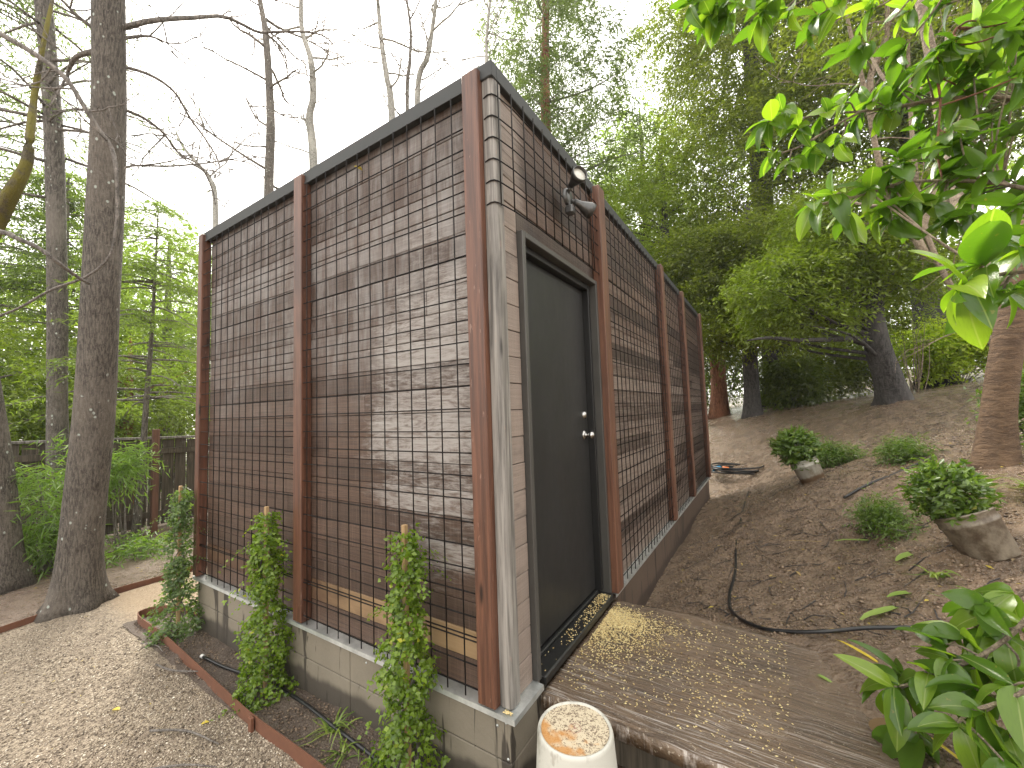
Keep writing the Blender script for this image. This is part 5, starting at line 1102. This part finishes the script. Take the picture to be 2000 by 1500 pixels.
WH = {'top':[(.81,.44,3.07),(.89,.50,3.02),(1.00,.56,3.06),(1.09,.63,3.02),(1.19,.69,3.04),(1.39,.81,3.04),(1.51,.89,3.02),(1.65,.98,3.00),(1.76,1.05,3.03)],
'mid':[(1.09,.95,2.70),(1.16,.99,2.75),(1.22,1.03,2.66),(1.34,1.10,2.73),(1.43,1.16,2.78),(1.54,1.23,2.79),(1.63,1.29,2.72),(1.75,1.36,2.82),(1.87,1.43,2.90),(1.95,1.49,2.79),(2.06,1.55,2.84),(2.17,1.61,2.97)],
'mid_tip':[(1.10,1.00,2.55),(1.18,1.05,2.50),(1.29,1.12,2.58),(1.40,1.19,2.60)],
'low':[(1.24,.79,2.14),(1.31,.83,2.18),(1.35,.86,2.09),(1.45,.92,2.20),(1.49,.95,2.10),(1.59,1.01,2.22),(1.65,1.05,2.14),(1.75,1.11,2.25),(1.82,1.14,2.35),(1.85,1.17,2.18),(1.93,1.22,2.27),(2.00,1.28,2.11)],
'vert':[(1.75,1.06,2.79),(1.83,1.11,2.86),(1.92,1.16,2.95),(2.00,1.21,2.90),(1.77,1.10,2.44)],
'big':[(1.50,.19,1.56),(1.54,.19,1.61),(1.58,.23,1.52),(1.63,.24,1.66)],
'bot':[(1.31,.48,.23),(1.39,.52,.27),(1.47,.57,.32),(1.54,.62,.28),(1.63,.66,.38)],
'bot2':[(1.42,.34,.22),(1.49,.38,.27),(1.56,.43,.19),(1.58,.44,.34)],
'bot3':[(1.54,.68,.37),(1.63,.73,.44),(1.70,.77,.51)]}
g = np.random.default_rng(133); nleaf = 0; extra = []
LV = []
for me in LEAF:
    V = np.zeros(len(me.vertices)*3); me.vertices.foreach_get('co', V); LV.append(V.reshape(-1, 3))
LF = np.array([tuple(p.vertices) for p in LEAF[0].polygons])
def leaf_frame(c, ax, a, key, g):
    u = nrm(np.cross(ax, [0, 0, 1.])); v = np.cross(ax, u); out = u*math.cos(a)+v*math.sin(a)
    d = nrm(ax*g.uniform(.15, .8)+out*.9+np.array([0, 0, -.35])+g.normal(0, .2, 3)); up = nrm(np.array([0, 0, 1.])+g.normal(0, .35, 3)+ax*.3)
    s_ = nrm(np.cross(up, d)); up = np.cross(d, s_); sc = g.uniform(.48, 1.14)*(1.0 if key != 'big' else 1.2)*(1.1 if key.startswith('bot') else 1)
    return d*sc, s_*sc, up*sc, c+ax*g.uniform(-.03, .01)-np.array(sb)
for key in ('big', 'bot', 'bot2', 'bot3', 'mid_tip', 'mid', 'low', 'vert', 'top'):
    P = STEMS[key]
    r0 = .010 if key not in ('mid_tip', 'vert') else .006; limbs = [(catmull(P, 30), np.linspace(r0, .004, 30))]; Q = limbs[0][0]
    tips = []; WK = [np.array(c) for c in WH[key]]; nreal = len(WK)
    if key in ('mid', 'low', 'vert', 'top'):
        W0 = list(WK)
        for rep_ in range(2 if key != 'top' else 1): WK += [c+g.normal(0, .08, 3)+np.array([.05, .06, .0]) for c in W0 if c[0] > (1.40 if key != 'top' else .7)]
    if key == 'low': WK += [np.array(c) for c in [(1.77,0.96,2.00),(1.81,0.88,1.85),(1.88,0.91,1.99),(1.67,0.57,1.67),(1.72,0.55,1.60),(1.95,1.05,2.36),(1.92,1.14,2.47),(1.91,1.23,2.74),(2.04,1.18,2.85),(1.84,0.99,2.19),(1.72,0.99,2.00),(1.97,1.09,2.61)]]
    if key.startswith('bot'): WK += [c+g.normal(0, .05, 3)+np.array([.05, .05, -.02]) for c in WK]
    for q_, c in enumerate(WK):
        i = np.argmin(np.linalg.norm(Q-c, axis=1)); i = max(0, i-2); limbs.append((catmull([Q[i], (Q[i]+c)/2+g.normal(0, .01, 3), c], 6), np.linspace(.0042, .003, 6))); tips.append((c, nrm(c-Q[max(0, i-3)]), q_ < nreal))
    br = limbs_mesh('branch', limbs, sb, 'bark_stem' if key != 'vert' else 'bark_red', bs)
    for c, ax, real in tips:
        ph = g.uniform(0, 6.28)
        for j in range(7):
            d, s_, up, st = leaf_frame(c, ax, ph+j*2.4, key, g); ml = int(g.integers(0, 6))
            if real and j < 5 and nleaf < 300:
                o = bpy.data.objects.new('leaf', LEAF[ml]); COL.objects.link(o); o.parent = br
                o.matrix_local = Matrix(((d[0], s_[0], up[0], st[0]), (d[1], s_[1], up[1], st[1]), (d[2], s_[2], up[2], st[2]), (0, 0, 0, 1))); nleaf += 1
            else: extra.append((LV[ml]@np.stack([d, s_, up])+st, LF))
V, F = merge(extra); ex = link('leaves', npmesh('leaves', V, F, True), 'leaf_big', bs); ex['kind'] = 'stuff'

# ------------------------------------------------------------------ added haze volume, veils the distant trees
hz = bpy.data.materials.new('haze'); hz.use_nodes = True; ht = hz.node_tree; ht.nodes.clear(); ho = ht.nodes.new('ShaderNodeOutputMaterial'); hv = ht.nodes.new('ShaderNodeVolumePrincipled')
hv.inputs['Color'].default_value = (.96, .97, .96, 1); hv.inputs['Density'].default_value = .0009; hv.inputs['Anisotropy'].default_value = .2
ht.links.new(hv.outputs[0], ho.inputs['Volume']); MATS['haze'] = hz
zlo = float(ZZ.min())-1.0
ha = link('haze', poly('haze', [(x, y, z_) for z_ in (zlo, 24.0) for x, y in ((-370, -370), (370, -370), (370, 370), (-370, 370))], [(3, 2, 1, 0), (4, 5, 6, 7), (0, 1, 5, 4), (1, 2, 6, 5), (2, 3, 7, 6), (3, 0, 4, 7)]), 'haze')
tag(ha, 'added thin pale haze veiling the distant trees', 'haze', kind='stuff')
